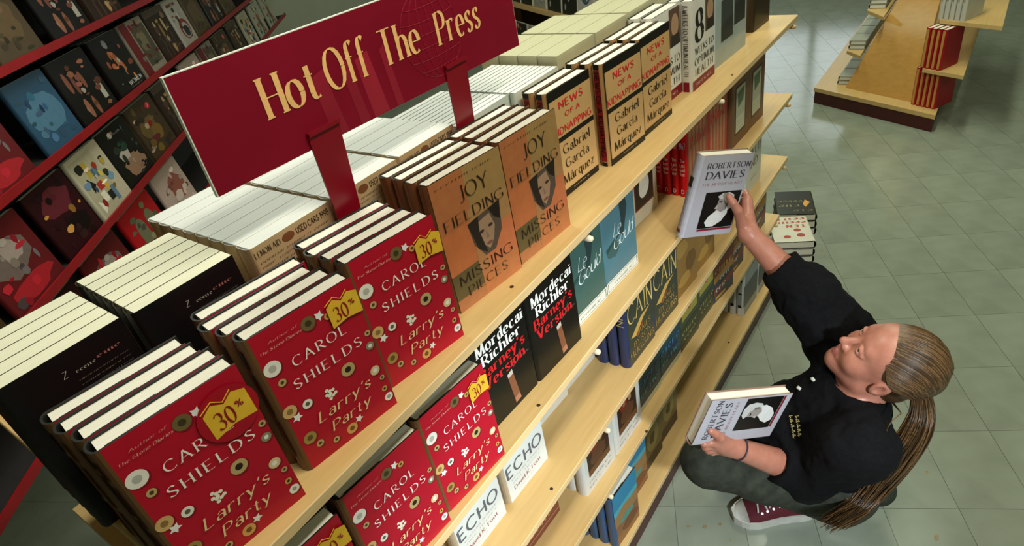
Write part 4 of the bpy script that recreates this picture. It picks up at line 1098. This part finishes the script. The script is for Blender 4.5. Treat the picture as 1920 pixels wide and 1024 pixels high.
class Field:
    """signed distance grid; shapes are blended in and the zero surface is meshed with surface nets"""
    def __init__(s, lo, hi, step):
        s.lo, s.step = np.array(lo, float), step
        s.n = np.ceil((np.array(hi) - s.lo) / step).astype(int) + 1
        s.a = np.full(s.n, .05, np.float32)

    def _sl(s, lo, hi):
        i0 = np.maximum(((np.array(lo) - s.lo) / s.step).astype(int), 0)
        i1 = np.minimum(((np.array(hi) - s.lo) / s.step).astype(int) + 2, s.n)
        if (i1 <= i0).any():
            return None, None
        ax = [s.lo[k] + s.step * np.arange(i0[k], i1[k]) for k in range(3)]
        P = np.stack(np.meshgrid(*ax, indexing='ij'), -1).astype(np.float32)
        return tuple(slice(i0[k], i1[k]) for k in range(3)), P

    def _join(s, sl, d, k, cut=False):
        a = s.a[sl]
        if cut:
            a, d = -a, d
        if k > 0:
            h = np.clip(.5 + .5 * (d - a) / k, 0, 1)
            r = d * (1 - h) + a * h - k * h * (1 - h)
        else:
            r = np.minimum(a, d)
        s.a[sl] = -r if cut else r

    def cone(s, a, b, ra, rb, k=.02, cut=False):
        a, b = np.array(a, float), np.array(b, float)
        m = max(ra, rb) + k + .02
        sl, P = s._sl(np.minimum(a, b) - m, np.maximum(a, b) + m)
        if sl is None:
            return
        ab = b - a
        t = np.clip(((P - a) @ ab) / max(ab @ ab, 1e-9), 0, 1)
        d = np.linalg.norm(P - a - t[..., None] * ab, axis=-1) - (ra + (rb - ra) * t)
        s._join(sl, d, k, cut)

    def ball(s, c, r, k=.02, R=None, cut=False):
        c = np.array(c, float)
        r = np.array([r, r, r] if np.isscalar(r) else r, float)
        m = r.max() + k + .02
        sl, P = s._sl(c - m, c + m)
        if sl is None:
            return
        q = P - c
        if R is not None:
            q = q @ R
        k0 = np.linalg.norm(q / r, axis=-1)
        k1 = np.linalg.norm(q / (r * r), axis=-1)
        s._join(sl, k0 * (k0 - 1) / np.maximum(k1, 1e-6), k, cut)

    def half(s, point, normal):
        """keep only the side the normal points to"""
        sl, P = s._sl(s.lo, s.lo + s.step * s.n)
        d = -(P - np.array(point)) @ np.array(normal)
        s.a[sl] = np.maximum(s.a[sl], d)

    def mesh(s):
        a = s.a
        neg = a < 0
        c = neg[:-1, :-1, :-1].astype(np.int8)
        tot = np.zeros_like(c)
        for dx in (0, 1):
            for dy in (0, 1):
                for dz in (0, 1):
                    tot += neg[dx:a.shape[0] - 1 + dx, dy:a.shape[1] - 1 + dy, dz:a.shape[2] - 1 + dz]
        I = np.argwhere((tot > 0) & (tot < 8))
        cs = np.array([(x, y, z) for x in (0, 1) for y in (0, 1) for z in (0, 1)])
        val = np.stack([a[I[:, 0] + q[0], I[:, 1] + q[1], I[:, 2] + q[2]] for q in cs], 1)
        acc = np.zeros((len(I), 3))
        cnt = np.zeros(len(I))
        for i in range(8):
            for j in range(i + 1, 8):
                if np.abs(cs[i] - cs[j]).sum() == 1:
                    vi, vj = val[:, i], val[:, j]
                    m = (vi < 0) != (vj < 0)
                    t = vi / np.where(m, vi - vj, 1)
                    acc += np.where(m[:, None], cs[i] + t[:, None] * (cs[j] - cs[i]), 0)
                    cnt += m
        V = s.lo + s.step * (I + acc / cnt[:, None])
        dim = a.shape
        key = (I[:, 0] * dim[1] + I[:, 1]) * dim[2] + I[:, 2]
        F = []
        for ax in range(3):
            o = [0, 0, 0]
            o[ax] = 1
            A = neg[:dim[0] - o[0], :dim[1] - o[1], :dim[2] - o[2]]
            B = neg[o[0]:, o[1]:, o[2]:]
            E = np.argwhere(A != B)
            u, v = (ax + 1) % 3, (ax + 2) % 3
            E = E[(E[:, u] > 0) & (E[:, v] > 0)]
            q = []
            for du, dv in ((-1, -1), (0, -1), (0, 0), (-1, 0)):
                e = E.copy()
                e[:, u] += du
                e[:, v] += dv
                q.append(np.searchsorted(key, (e[:, 0] * dim[1] + e[:, 1]) * dim[2] + e[:, 2]))
            q = np.stack(q, 1)
            fl = neg[E[:, 0], E[:, 1], E[:, 2]]
            q[~fl] = q[~fl][:, ::-1]
            F.append(q)
        return V, np.concatenate(F)


def field_obj(name, fld, mats, parent=None, matfn=None, origin=None):
    V, F = fld.mesh()
    og = np.array(origin) if origin is not None else np.zeros(3)
    me = bpy.data.meshes.new(name)
    me.from_pydata((V - og).tolist(), [], F.tolist())
    for m in mats:
        me.materials.append(m)
    me.polygons.foreach_set('use_smooth', [True] * len(F))
    if matfn is not None:
        me.polygons.foreach_set('material_index', matfn(V[F].mean(1)).astype(np.int32))
    me.update()
    o = link(name, me, parent)
    o['_'] = 0
    del o['_']
    return o, V, F


PT = lambda x, y, d: np.array(at_depth((x, y), d))
HC = np.array([1.34, .072, .712])
HR = np.array([[.98, .064, .187], [-.174, .727, .665], [-.093, -.684, .724]]).T    # columns: her right, forward, up
HS = .97
hp = lambda x, y, z: HC + HR @ (np.array([x, y, z]) * HS)
NECK = np.array([1.335, .125, .575])
SHR = np.array([1.475, .165, .615])
SHL = np.array([1.20, .085, .565])
ELR = np.array(on_z((1508, 548), .775))
WRR = PT(1403, 437, 1.70)
ELL = np.array([1.235, .195, .36])
WRL = PT(1378, 839, 1.615)
PEL = np.array([1.375, .120, .27])
HIPL, HIPR = np.array([1.32, .13, .25]), np.array([1.44, .12, .25])
KNL, ANL = np.array([1.125, .420, .405]), np.array([1.368, .228, .150])
KNR, ANR = np.array([1.45, .42, .085]), np.array([1.46, .04, .12])
P0 = np.array([1.38, .12, 0.0])

body = Field((.99, -.12, -.01), (1.74, .68, 1.08), .003)
# trunk and legs (under the clothes)
body.cone(NECK - [0, 0, .06], PEL, .085, .11, .03)
body.cone(SHL, SHR, .05, .05, .05)
for a_, b_, ra, rb in ((HIPL, KNL, .07, .048), (KNL, ANL, .046, .034), (HIPR, KNR, .07, .048), (KNR, ANR, .045, .034)):
    body.cone(a_, b_, ra, rb, .02)
# arms
for sh, el, wr in ((SHR, ELR, WRR), (SHL, ELL, WRL)):
    body.cone(sh, el, .044, .038, .03)
    mid = el * .72 + wr * .28
    body.cone(el, mid, .037, .040, .02)
    body.cone(mid, wr, .040, .0265, .02)
# right hand: thumb on the cover, fingers behind the book
TH = [(1387, 414, 1.686), (1383, 394, 1.655), (1374, 380, 1.642), (1367, 369, 1.640)]
MC = [(1401, 376, 1.712), (1398, 388, 1.732), (1393, 398, 1.742), (1387, 408, 1.744)]
PI = [(1397, 361, 1.736), (1388, 372, 1.760), (1382, 386, 1.762), (1377, 399, 1.756)]
TI = [(1368, 360, 1.732), (1356, 372, 1.735), (1354, 386, 1.735), (1356, 400, 1.733)]


def hand(f, wr, TH, MC, PI, TI, palm_extra=()):
    for k, m in enumerate(MC):
        f.cone(wr, PT(*m), .021, .0145 - .001 * k, .012)
    for m in palm_extra:
        f.ball(PT(*m), .017, .014)
    for k in range(4):
        r = (.0092, .0095, .009, .0078)[k]
        f.cone(PT(*MC[k]), PT(*PI[k]), r * 1.15, r, .005)
        a_, b_ = PT(*PI[k]), PT(*TI[k])
        f.cone(a_, a_ * .45 + b_ * .55, r, r * .93, .003)
        f.cone(a_ * .45 + b_ * .55, b_, r * .93, r * .8, .003)
    f.cone(wr * .35 + PT(*TH[0]) * .65, PT(*TH[1]), .0155, .0115, .012)
    f.cone(PT(*TH[1]), PT(*TH[2]), .0115, .0102, .005)
    f.cone(PT(*TH[2]), PT(*TH[3]), .0102, .0085, .004)


hand(body, WRR, TH, MC, PI, TI, ((1394, 416, 1.70),))
THL = [(1362, 830, 1.588), (1350, 820, 1.560), (1341, 813, 1.546), (1332, 808, 1.538)]
MCL = [(1340, 829, 1.575), (1345, 835, 1.590), (1350, 840, 1.603), (1356, 845, 1.613)]
PIL = [(1320, 832, 1.568), (1323, 839, 1.583), (1328, 845, 1.597), (1336, 849, 1.610)]
TIL = [(1318, 820, 1.595), (1324, 828, 1.612), (1330, 835, 1.625), (1338, 841, 1.632)]
hand(body, WRL, THL, MCL, PIL, TIL, ((1360, 834, 1.60),))
# neck and head
body.cone(NECK - [0, -.005, .02], hp(0, -.025, -.055), .056, .050, .03)
E3 = HR
body.ball(hp(0, -.012, .036), np.array([.074, .096, .086]) * HS, .02, E3)
body.ball(hp(0, .028, -.030), np.array([.059, .062, .080]) * HS, .035, E3)
body.ball(hp(0, .040, .045), np.array([.056, .046, .050]) * HS, .03, E3)
body.cone(hp(-.045, .005, -.062), hp(0, .060, -.090), .019, .018, .03)
body.cone(hp(.045, .005, -.062), hp(0, .060, -.090), .019, .018, .03)
body.ball(hp(0, .067, -.093), .0155, .018)
for sx in (-1, 1):
    body.ball(hp(sx * .036, .060, -.030), .024, .025)
    body.ball(hp(sx * .031, .101, .010), .0155, .012, cut=True)
body.cone(hp(-.036, .076, .029), hp(.036, .076, .029), .0095, .0095, .016)
body.cone(hp(0, .082, .020), hp(0, .104, -.024), .0070, .0098, .010)
body.ball(hp(0, .107, -.027), .0085, .006)
for sx in (-1, 1):
    body.ball(hp(sx * .0115, .095, -.031), .0078, .007)
    body.ball(hp(sx * .0070, .101, -.0375), .0030, .002, cut=True)
    L = [hp(sx * x, y, z) for x, y, z in ((.016, .083, .009), (.023, .0895, .0150), (.031, .0908, .0165), (.039, .087, .0150), (.046, .078, .010))]
    for q in range(4):
        body.cone(L[q], L[q + 1], .0035, .0035, .005)
    L = [hp(sx * x, y, z) for x, y, z in ((.016, .083, .009), (.023, .0875, .003), (.031, .0885, .0012), (.039, .085, .003), (.046, .078, .010))]
    for q in range(4):
        body.cone(L[q], L[q + 1], .0026, .0026, .004)
    # ear
    body.ball(hp(sx * .0745, -.008, -.010), np.array([.0085, .019, .030]) * HS, .006, E3)
    body.ball(hp(sx * .082, -.003, -.008), np.array([.007, .009, .016]) * HS, .004, E3, cut=True)
    body.cone(hp(sx * .019, .0805, -.0655), hp(0, .0885, -.0630), .0036, .0044, .006)
    body.cone(hp(sx * .019, .0805, -.0655), hp(0, .0875, -.0710), .0032, .0050, .006)
for sx in (-1, 1):
    body.cone(hp(0, .0930, -.0670), hp(sx * .020, .0835, -.0660), .0012, .0010, .001, cut=True)
SKIN = mat('skin', '#b07662', rough=.40, scale=60, col2='#a66a57', spec=.45)
SKIN.node_tree.nodes['Principled BSDF'].inputs['Subsurface Weight'].default_value = .12
SKIN.node_tree.nodes['Principled BSDF'].inputs['Subsurface Radius'].default_value = (.012, .005, .003)
LIPS = mat('lips', '#9c5650', rough=.4, scale=80)


def face_mat(c):
    q = ((c - HC) @ HR) / HS
    lip = ((q[:, 0] / .0200) ** 2 + ((q[:, 2] + .0668) / .0080) ** 2 < 1) & (q[:, 1] > .078)
    return lip.astype(int)


person, BV, BF = field_obj('person', body, [SKIN, LIPS], None, face_mat, P0)
person.location = P0
tag(person, 'person with long ponytail in black sweatshirt crouching and reaching a book to the shelf', 'person')
del body
off = Matrix.Translation(-Vector(P0))


def child(o):
    o.parent = person
    o.matrix_parent_inverse = off
    return o


# eyes
EYEW = mat('eye_white', '#d8cfc8', rough=.2, var=.02)
IRIS = mat('iris', '#4a5a4c', rough=.2, var=.2, scale=300)
PUPIL = mat('pupil', '#0c0a0a', rough=.15)
gz = HR @ np.array([-.10, .99, .02])
gz /= np.linalg.norm(gz)
for sx in (-1, 1):
    c = hp(sx * .031, .0775, .010)
    mb = MB()
    n = 16
    up_ = Vector(HR[:, 2]); g_ = Vector(gz); rt_ = g_.cross(up_).normalized(); up2 = rt_.cross(g_)
    prev = None
    angs = [0, .16, .16, .44, .44] + list(np.linspace(.6, math.pi, 10))
    mm = [PUPIL, PUPIL, IRIS, IRIS, EYEW] + [EYEW] * 10
    for i in range(len(angs) - 1):
        if angs[i + 1] <= angs[i]:
            continue
        for q in range(n):
            def pt(a, t):
                return Vector(c) + (g_ * math.cos(a) + (rt_ * math.cos(t) + up2 * math.sin(t)) * math.sin(a)) * .0123
            t0, t1 = 2 * math.pi * q / n, 2 * math.pi * (q + 1) / n
            mb.poly([pt(angs[i], t0), pt(angs[i + 1], t0), pt(angs[i + 1], t1), pt(angs[i], t1)], mm[i + 1])
    mb.sm = True
    child(mb.build('eye'))
HAIR = mat('light_brown_hair', '#3f2c19', rough=.38, var=.12, scale=60, spec=.5)
HAIR2 = mat('fair_hair_strand', '#6b4d2e', rough=.42, var=.2, scale=200, spec=.5)
BROW = mat('eyebrow_hair', '#6e4a30', rough=.6)
for sx in (-1, 1):
    mb = MB()
    mb.tube([hp(sx * .016, .0865, .0275), hp(sx * .026, .0885, .032), hp(sx * .036, .0845, .033), hp(sx * .047, .073, .027)], [.0016, .0024, .0022, .0010], BROW, 6)
    mb.sm = True
    child(mb.build('eyebrow'))

# sweatshirt
BLACK = mat('black_fleece', '#0a0a0c', rough=.92, var=.2, scale=160, spec=.15, bump=.15)
sh = Field((1.00, -.14, .08), (1.72, .52, .95), .0055)
sh.cone(NECK - [0, -.03, .075], PEL + [-.015, .02, -.02], .120, .115, .04)
sh.cone(NECK - [0, -.07, .12], np.array([1.33, .25, .42]), .10, .115, .05)
sh.cone(np.array([1.33, .25, .44]), np.array([1.285, .305, .44]), .10, .075, .05)
sh.cone(SHL + [.02, 0, -.02], SHR - [.02, 0, .02], .075, .07, .05)
sh.ball(PEL + [-.04, .02, -.03], (.13, .095, .08), .04)
sh.cone(PEL + [-.03, .06, -.01], np.array([1.27, .27, .36]), .10, .085, .05)
CUFR = ELR * .62 + WRR * .38
sh.cone(SHR, ELR, .088, .074, .03)
sh.cone(ELR, CUFR, .070, .052, .03)
for q_, r_ in ((.25, .090), (.55, .086), (.85, .082)):
    sh.ball(SHR * (1 - q_) + ELR * q_, r_, .012)
sh.cone(CUFR - (WRR - ELR) * .10, CUFR, .056, .056, .012)
CUFL = ELL * .60 + WRL * .40
sh.cone(SHL, ELL, .084, .070, .03)
sh.cone(ELL, CUFL, .066, .050, .03)
sh.cone(CUFL - (WRL - ELL) * .10, CUFL, .055, .055, .012)
# opening for the neck, and the sleeve ends cut clean
ndir = (hp(0, -.02, -.08) - NECK)
ndir /= np.linalg.norm(ndir)
sh.cone(NECK + ndir * .035, NECK + ndir * .16, .060, .085, .012, cut=True)
for cuf, wr, el, r in ((CUFR, WRR, ELR, .056), (CUFL, WRL, ELL, .055)):
    d_ = (wr - el) / np.linalg.norm(wr - el)
    sh.cone(cuf + d_ * .105, cuf + d_ * .12, .1, .1, .004, cut=True)
shirt, SV, SF = field_obj('sweatshirt', sh, [BLACK])
child(shirt)
tx = bpy.data.textures.new('cloth_folds', 'CLOUDS')
tx.noise_scale = .085
tx.noise_depth = 2
md = shirt.modifiers.new('folds', 'DISPLACE')
md.texture, md.strength, md.mid_level, md.texture_coords = tx, .026, .5, 'LOCAL'
tx2 = bpy.data.textures.new('small_folds', 'CLOUDS')
tx2.noise_scale = .035
md = shirt.modifiers.new('small_folds', 'DISPLACE')
md.texture, md.strength, md.mid_level, md.texture_coords = tx2, .010, .5, 'LOCAL'
bvh = BVHTree.FromPolygons([tuple(v) for v in SV], [tuple(f) for f in SF])


def shirt_hit(px):
    d = Vector(ray(px)).normalized()
    h = bvh.ray_cast(Vector((0, 0, H)), d)
    return (h[0], h[1]) if h[0] is not None else (at_depth(px, 1.6), -d)


mb = MB()
rib = mat('black_rib_knit', '#0b0b0d', rough=.95, var=.3, scale=500, bump=.3)
ring = []
a1 = Vector(ndir).cross(Vector((0, 0, 1))).normalized()
a2 = Vector(ndir).cross(a1)
ring = [Vector(NECK + ndir * .026) + a1 * math.cos(t) * .064 + a2 * math.sin(t) * .064 for t in np.linspace(0, 2 * math.pi, 33)]
mb.tube(ring, .0075, rib, 8, False)
mb.sm = True
child(mb.build('collar'))
CHAIN = mat('silver_chain', '#c8c8c4', rough=.2, metal=1.0)
mb = MB()
mb.tube([Vector(NECK + ndir * .046) + a1 * math.cos(t) * .0575 + a2 * math.sin(t) * .0575 + Vector(ndir) * .006 * math.sin(t * 1.0) for t in np.linspace(0, 2 * math.pi, 49)], .0012, CHAIN, 5, False)
child(mb.build('necklace'))
PEARL = mat('pale_button', '#c8c8bc', rough=.3)
for px in ((1502, 731), (1528, 715)):
    c, n = shirt_hit(px)
    mb = MB()
    mb.tube([c + n * .004, c + n * .0125, c + n * .0135], [.0045, .0045, .003], PEARL, 10)
    child(mb.build('button'))
STITCH = mat('pale_yellow_thread', '#b8a868', rough=.7, var=.2, scale=200)
mb = MB()
for line in range(2):
    for k in range(9):
        x, y = 1485 + 12 * line + .9 * k, 781 + 4.6 * k
        c, n = shirt_hit((x, y))
        c2, n2 = shirt_hit((x + 6.5, y + (2 if k % 2 else -1)))
        mb.tube([c + n * .0125, c2 + n2 * .0125], .0008, STITCH, 5)
        c3, n3 = shirt_hit((x + 3, y + 3))
        mb.tube([c + n * .0125, c3 + n3 * .0125], .0007, STITCH, 5)
child(mb.build('embroidered_lettering'))

# trousers
PANT = mat('dark_olive_twill', '#33362d', rough=.85, var=.22, scale=40, spec=.2, bump=.12)
pt_ = Field((.96, -.12, -.02), (1.70, .60, .60), .005)
pt_.cone(HIPL, HIPR, .095, .095, .04)
pt_.cone(HIPL, HIPL * .4 + KNL * .6, .105, .082, .04)
pt_.cone(HIPL * .4 + KNL * .6, KNL, .082, .066, .03)
pt_.ball(KNL + [-.004, .006, .0], .066, .02)
pt_.cone(KNL, KNL * .5 + ANL * .5, .064, .060, .025)
pt_.cone(KNL * .5 + ANL * .5, ANL + [0, 0, .01], .056, .040, .025)
pt_.cone(HIPR, KNR, .10, .066, .04)
pt_.cone(KNR, ANR, .062, .052, .03)
trousers, _, _ = field_obj('trousers', pt_, [PANT])
child(trousers)
md = trousers.modifiers.new('folds', 'DISPLACE')
md.texture, md.strength, md.mid_level, md.texture_coords = tx, .014, .5, 'LOCAL'

# canvas sneakers
MAROON = mat('maroon_canvas', '#5a1420', rough=.8, var=.15, scale=300, bump=.1)
RUBBER = mat('white_rubber', '#cfcdc2', rough=.5, var=.06, scale=30)
LACE = mat('white_lace', '#d4d2ca', rough=.8)
EYEL = mat('eyelet', '#d8d8d4', rough=.3, metal=.6)


def sneaker(heel, toe, z, pitch, lab):
    heel, toe = Vector(heel), Vector(toe)
    ln = (toe - heel).length
    root = MB()
    f = (toe - heel).normalized()
    s_ = Vector((0, 0, 1)).cross(f).normalized()
    u_ = Vector((0, 0, 1))
    M = Matrix.Translation(heel + Vector((0, 0, z))) @ Matrix((( f.x, s_.x, u_.x, 0), (f.y, s_.y, u_.y, 0), (f.z, s_.z, u_.z, 0), (0, 0, 0, 1))) @ Matrix.Translation((ln, 0, 0)) @ Matrix.Rotation(pitch, 4, 'Y') @ Matrix.Translation((-ln, 0, 0))
    st = [(0, .022, .075), (.04, .031, .085), (.15, .036, .092), (.3, .035, .090), (.45, .036, .080), (.6, .041, .066), (.74, .046, .052), (.86, .043, .042), (.95, .031, .034), (1.0, .012, .026)]
    def loft(a0, a1, grow, ztop=None, zlo=.022, m=MAROON):
        mb = MB()
        rows = []
        for t, w, h in st:
            if t < a0 - 1e-6 or t > a1 + 1e-6:
                continue
            row = []
            for q in range(13):
                an = math.pi * q / 12
                yy = math.cos(an) * (w + grow)
                zz = zlo + (h + grow - zlo) * math.sin(an) ** .7
                row.append(M @ Vector((t * ln, yy, zz)))
            rows.append(row)
        k = len(mb.v)
        for r in rows:
            mb.v += [tuple(p) for p in r]
        j = mb.mi(m)
        for i in range(len(rows) - 1):
            for q in range(12):
                mb.f.append([k + i * 13 + q, k + i * 13 + q + 1, k + (i + 1) * 13 + q + 1, k + (i + 1) * 13 + q])
                mb.m.append(j)
        mb.f.append([k + q for q in range(13)])
        mb.m.append(j)
        mb.f.append([k + (len(rows) - 1) * 13 + q for q in range(13)][::-1])
        mb.m.append(j)
        mb.sm = True
        return mb
    up = child(loft(0, 1, 0).build('sneaker'))
    up['label'] = lab
    def sub(mb, nm):
        o = mb.build(nm, up)
        return o
    sole = MB()
    out = [M @ Vector((t * ln + (-.006 if t == 0 else .007 if t == 1 else 0), w + .005, 0)) for t, w, h in st] + [M @ Vector((t * ln + (-.006 if t == 0 else .007 if t == 1 else 0), -w - .005, 0)) for t, w, h in st[::-1]]
    upv = (M.to_3x3() @ Vector((0, 0, 1))) * .028
    sole.prism([tuple(p) for p in out][::-1], upv, RUBBER)
    sub(sole, 'rubber_sole')
    sub(loft(.86, 1, .0022, m=RUBBER), 'toe_cap')
    mb = MB()
    for i, t in enumerate((.40, .48, .56, .64, .71)):
        w, h = np.interp(t, [q[0] for q in st], [q[1] for q in st]), np.interp(t, [q[0] for q in st], [q[2] for q in st])
        P = []
        for q in np.linspace(.30, .70, 7):
            an = math.pi * q
            P.append(M @ Vector(((t + .045 * (q - .5) * (1 if i % 2 else -1) * 3) * ln, math.cos(an) * (w + .003), .022 + (h + .003 - .022) * math.sin(an) ** .7)))
        mb.tube(P, .0026, LACE, 6)
    sub(mb, 'laces')
    for i, t in enumerate((.38, .46, .54, .62, .69)):
        w, h = np.interp(t, [q[0] for q in st], [q[1] for q in st]), np.interp(t, [q[0] for q in st], [q[2] for q in st])
        for sg_ in (-1, 1):
            an = math.pi * (.5 + sg_ * .24)
            c = Vector((t * ln, math.cos(an) * (w + .001), .022 + (h + .001 - .022) * math.sin(an) ** .7))
            n = Vector((0, math.cos(an), math.sin(an)))
            mb = MB()
            mb.tube([M @ (c - n * .001), M @ (c + n * .0025)], .0036, EYEL, 8)
            sub(mb, 'eyelet')
    return up


sneaker((1.398, .196, 0), (1.262, .388, 0), 0, 0, 'maroon canvas sneaker flat on the floor')
sneaker((1.47, .015, 0), (1.385, .165, 0), .0, .62, 'maroon canvas sneaker with raised heel')

# hair: a combed-back cap, combed strands and the long ponytail
hr = Field((1.20, -.13, .56), (1.50, .24, .94), .003)
hr.ball(hp(0, -.014, .039), np.array([.0795, .101, .0905]) * HS, .0, HR)
hr.ball(hp(0, -.060, -.030), np.array([.058, .050, .053]) * HS, .008, HR)
hn = HR @ np.array([0, -.75, .66])
hr.half(HC + hn * -.004 * HS, hn / np.linalg.norm(hn))
for sx in (-1, 1):
    hr.ball(hp(sx * .086, .006, -.004), .022, .006, cut=True)
hair, HV, HF = field_obj('hair', hr, [HAIR])
child(hair)
TIE = hp(-.004, -.112, .004)
mb = MB()
rn = random.Random(5)
def skull(x, y, z, g=1.0):
    v = np.array([x, y, z]) - np.array([0, -.014, .039])
    k = math.sqrt((v[0] / .0795) ** 2 + (v[1] / .101) ** 2 + (v[2] / .0905) ** 2)
    return np.array([0, -.014, .039]) + v / k * g
tl = (TIE - HC) @ HR / HS
for i in range(620):
    a_ = rn.uniform(-1.75, 1.75)
    # start on the hairline: circle where the cap plane cuts the skull
    st_ = skull(.09 * math.sin(a_), .02 + .085 * math.cos(a_) - .018, .035 + .055 * math.cos(a_) - .02 * abs(math.sin(a_)))
    P = []
    for t in np.linspace(0, 1, 11):
        q = st_ * (1 - t) + tl * t + np.array([.06 * math.sin(a_), 0, .06 * max(math.cos(a_), 0) + .012]) * math.sin(math.pi * t)
        lift = 1.012 + .030 * math.sin(math.pi * t) * rn.uniform(.5, 1)
        q2 = skull(*q, lift) if t < .93 else q
        P.append(hp(*q2))
    mb.tube(P, [.0011 + .0009 * t for t in np.linspace(0, 1, 11)], HAIR if rn.random() < .6 else HAIR2, 4, False)
mb.sm = True
so_ = child(mb.build('combed_hair'))
tie = MB()
TD = Vector((on_z((1700, 820), .46) - Vector(TIE))).normalized()
b1 = TD.cross(Vector((0, 0, 1))).normalized(); b2 = TD.cross(b1)
tie.tube([Vector(TIE) + TD * .006 + (b1 * math.cos(t) + b2 * math.sin(t)) * .017 for t in np.linspace(0, 2 * math.pi, 25)], .0055, mat('hair_tie', '#241c16', rough=.8), 8, False)
tie.sm = True
child(tie.build('hair_tie'))
mb = MB()
def over_shirt(px, h, gap):
    p = on_z(px, h)
    c, n = shirt_hit(px)
    dp, dc = p - Vector((0, 0, H)), c - Vector((0, 0, H))
    return np.array(Vector((0, 0, H)) + dp.normalized() * min(dp.length, dc.length - gap))


KP = [np.array(TIE), over_shirt((1728, 786), .60, .04), over_shirt((1692, 850), .47, .045), over_shirt((1645, 908), .34, .05), over_shirt((1602, 954), .23, .05), over_shirt((1552, 985), .14, .04)]
KP = [KP[0]] + KP + [KP[-1]]
def cr(t):
    n = len(KP) - 3
    i = min(int(t * n), n - 1)
    u = t * n - i
    a_, b_, c_, d_ = KP[i:i + 4]
    return .5 * (2 * b_ + (c_ - a_) * u + (2 * a_ - 5 * b_ + 4 * c_ - d_) * u * u + (3 * b_ - a_ - 3 * c_ + d_) * u ** 3)
for i in range(330):
    ang, rad = rn.uniform(0, 2 * math.pi), math.sqrt(rn.random())
    tend = rn.uniform(.80, 1.0)
    w0, ph = rn.uniform(-1, 1), rn.uniform(0, 6)
    P, Rr = [], []
    for t in np.linspace(0, tend, 17):
        c = Vector(cr(t))
        sp = (.016 + .024 * math.sin(min(t * 3.2, 1.57)) - .012 * t) * (1 if t > .04 else .75)
        wob = .003 * math.sin(ph + t * 7)
        P.append(c + b1 * (math.cos(ang + .4 * w0 * t) * rad * sp + wob) + b2 * (math.sin(ang + .4 * w0 * t) * rad * sp * .8 + wob))
        Rr.append((.0019 if t < .7 else .0019 - .0013 * (t - .7) / .3))
    mb.tube(P, Rr, HAIR if rn.random() < .62 else HAIR2, 4, False)
mb.sm = True
child(mb.build('ponytail_hair'))
mb = MB()
for off_ in (0, .004):
    mb.tube([hp(-.045, -.085, -.045 - off_), np.array(PT(1690, 775, 1.47)), np.array(PT(1672, 790, 1.45)), np.array(PT(1662, 806, 1.45)), np.array(PT(1668, 818, 1.46)), np.array(PT(1684, 808 + off_ * 500, 1.47))], .0013, HAIR2, 5)
mb.sm = True
child(mb.build('loose_hair_strand'))
# bracelet on the wrist of the resting hand
mb = MB()
d_ = Vector(WRL - ELL).normalized()
e1 = d_.cross(Vector((0, 0, 1))).normalized(); e2 = d_.cross(e1)
mb.tube([Vector(WRL) - d_ * .012 + (e1 * math.cos(t) + e2 * math.sin(t)) * .0305 for t in np.linspace(0, 2 * math.pi, 29)], .0022, mat('dark_cord', '#2c2430', rough=.6, var=.3, scale=300), 6, False)
child(mb.build('bracelet'))

# ------------------------------------------------------------------ the two books in the hands
PORT2 = [('r', .26, .44, .97, .90, '#12100f'), ('p', [(.52, .50), (.60, .46), (.74, .455), (.84, .49), (.87, .57), (.84, .66), (.76, .70), (.66, .62), (.60, .55)], '#b9b6b2'), ('p', [(.56, .53), (.66, .54), (.76, .62), (.76, .70), (.66, .72), (.56, .70), (.55, .66), (.51, .65), (.55, .60)], '#8f8680'), ('p', [(.56, .67), (.66, .70), (.78, .66), (.80, .72), (.72, .82), (.58, .88), (.44, .88), (.38, .82), (.44, .74), (.52, .70)], '#cfccc8'), ('p', [(.57, .565), (.63, .56), (.64, .575), (.58, .58)], '#1c1816'), ('p', [(.51, .65), (.55, .60), (.57, .63), (.56, .655)], '#a89e96'), ('p', [(.70, .60), (.75, .58), (.77, .63), (.73, .66)], '#6c625a'), ('r', .27, .905, .97, .93, '#7a1c24')]
spec('lilac_portrait', .152, .236, .031, '#aaa6ae', spine='#b4b2bc', gloss=.24, art=PORT2, edge='#8a6a5c',
     text=[('ROBERTSON', .14, .15, .062, '#3a343e', 'serif', .84), ('DAVIES', .16, .275, .085, '#3a343e', 'serif', .76), ('THE MERRY HEART', .13, .355, .03, '#a06a70', 'light', .8)],
     spart=[(.62, .74, '#24201e'), (.05, .09, '#7a1c24')], sptext=[('ROBERTSON DAVIES', .56, .012, '#8a6a74', 'light', .11)])


def held(org, x_, y_, z_, label):
    mw = Matrix(((x_[0], y_[0], z_[0], org[0]), (x_[1], y_[1], z_[1], org[1]), (x_[2], y_[2], z_[2], org[2]), (0, 0, 0, 1)))
    return place('lilac_portrait', 0, 0, 0, 0, label, None, mw=mw)


held((1.3756, .5871, .937), (.7802, -.5829, -.2268), (.6132, .7843, .0936), (.1234, -.2121, .9694), 'pale lilac hardcover with bearded portrait in the raised hand')
held((1.1781, .2826, .5148), (.2172, -.2687, .9384), (.6272, .7751, .0768), (-.748, .5719, .3368), 'pale lilac hardcover with bearded portrait held on the knee')
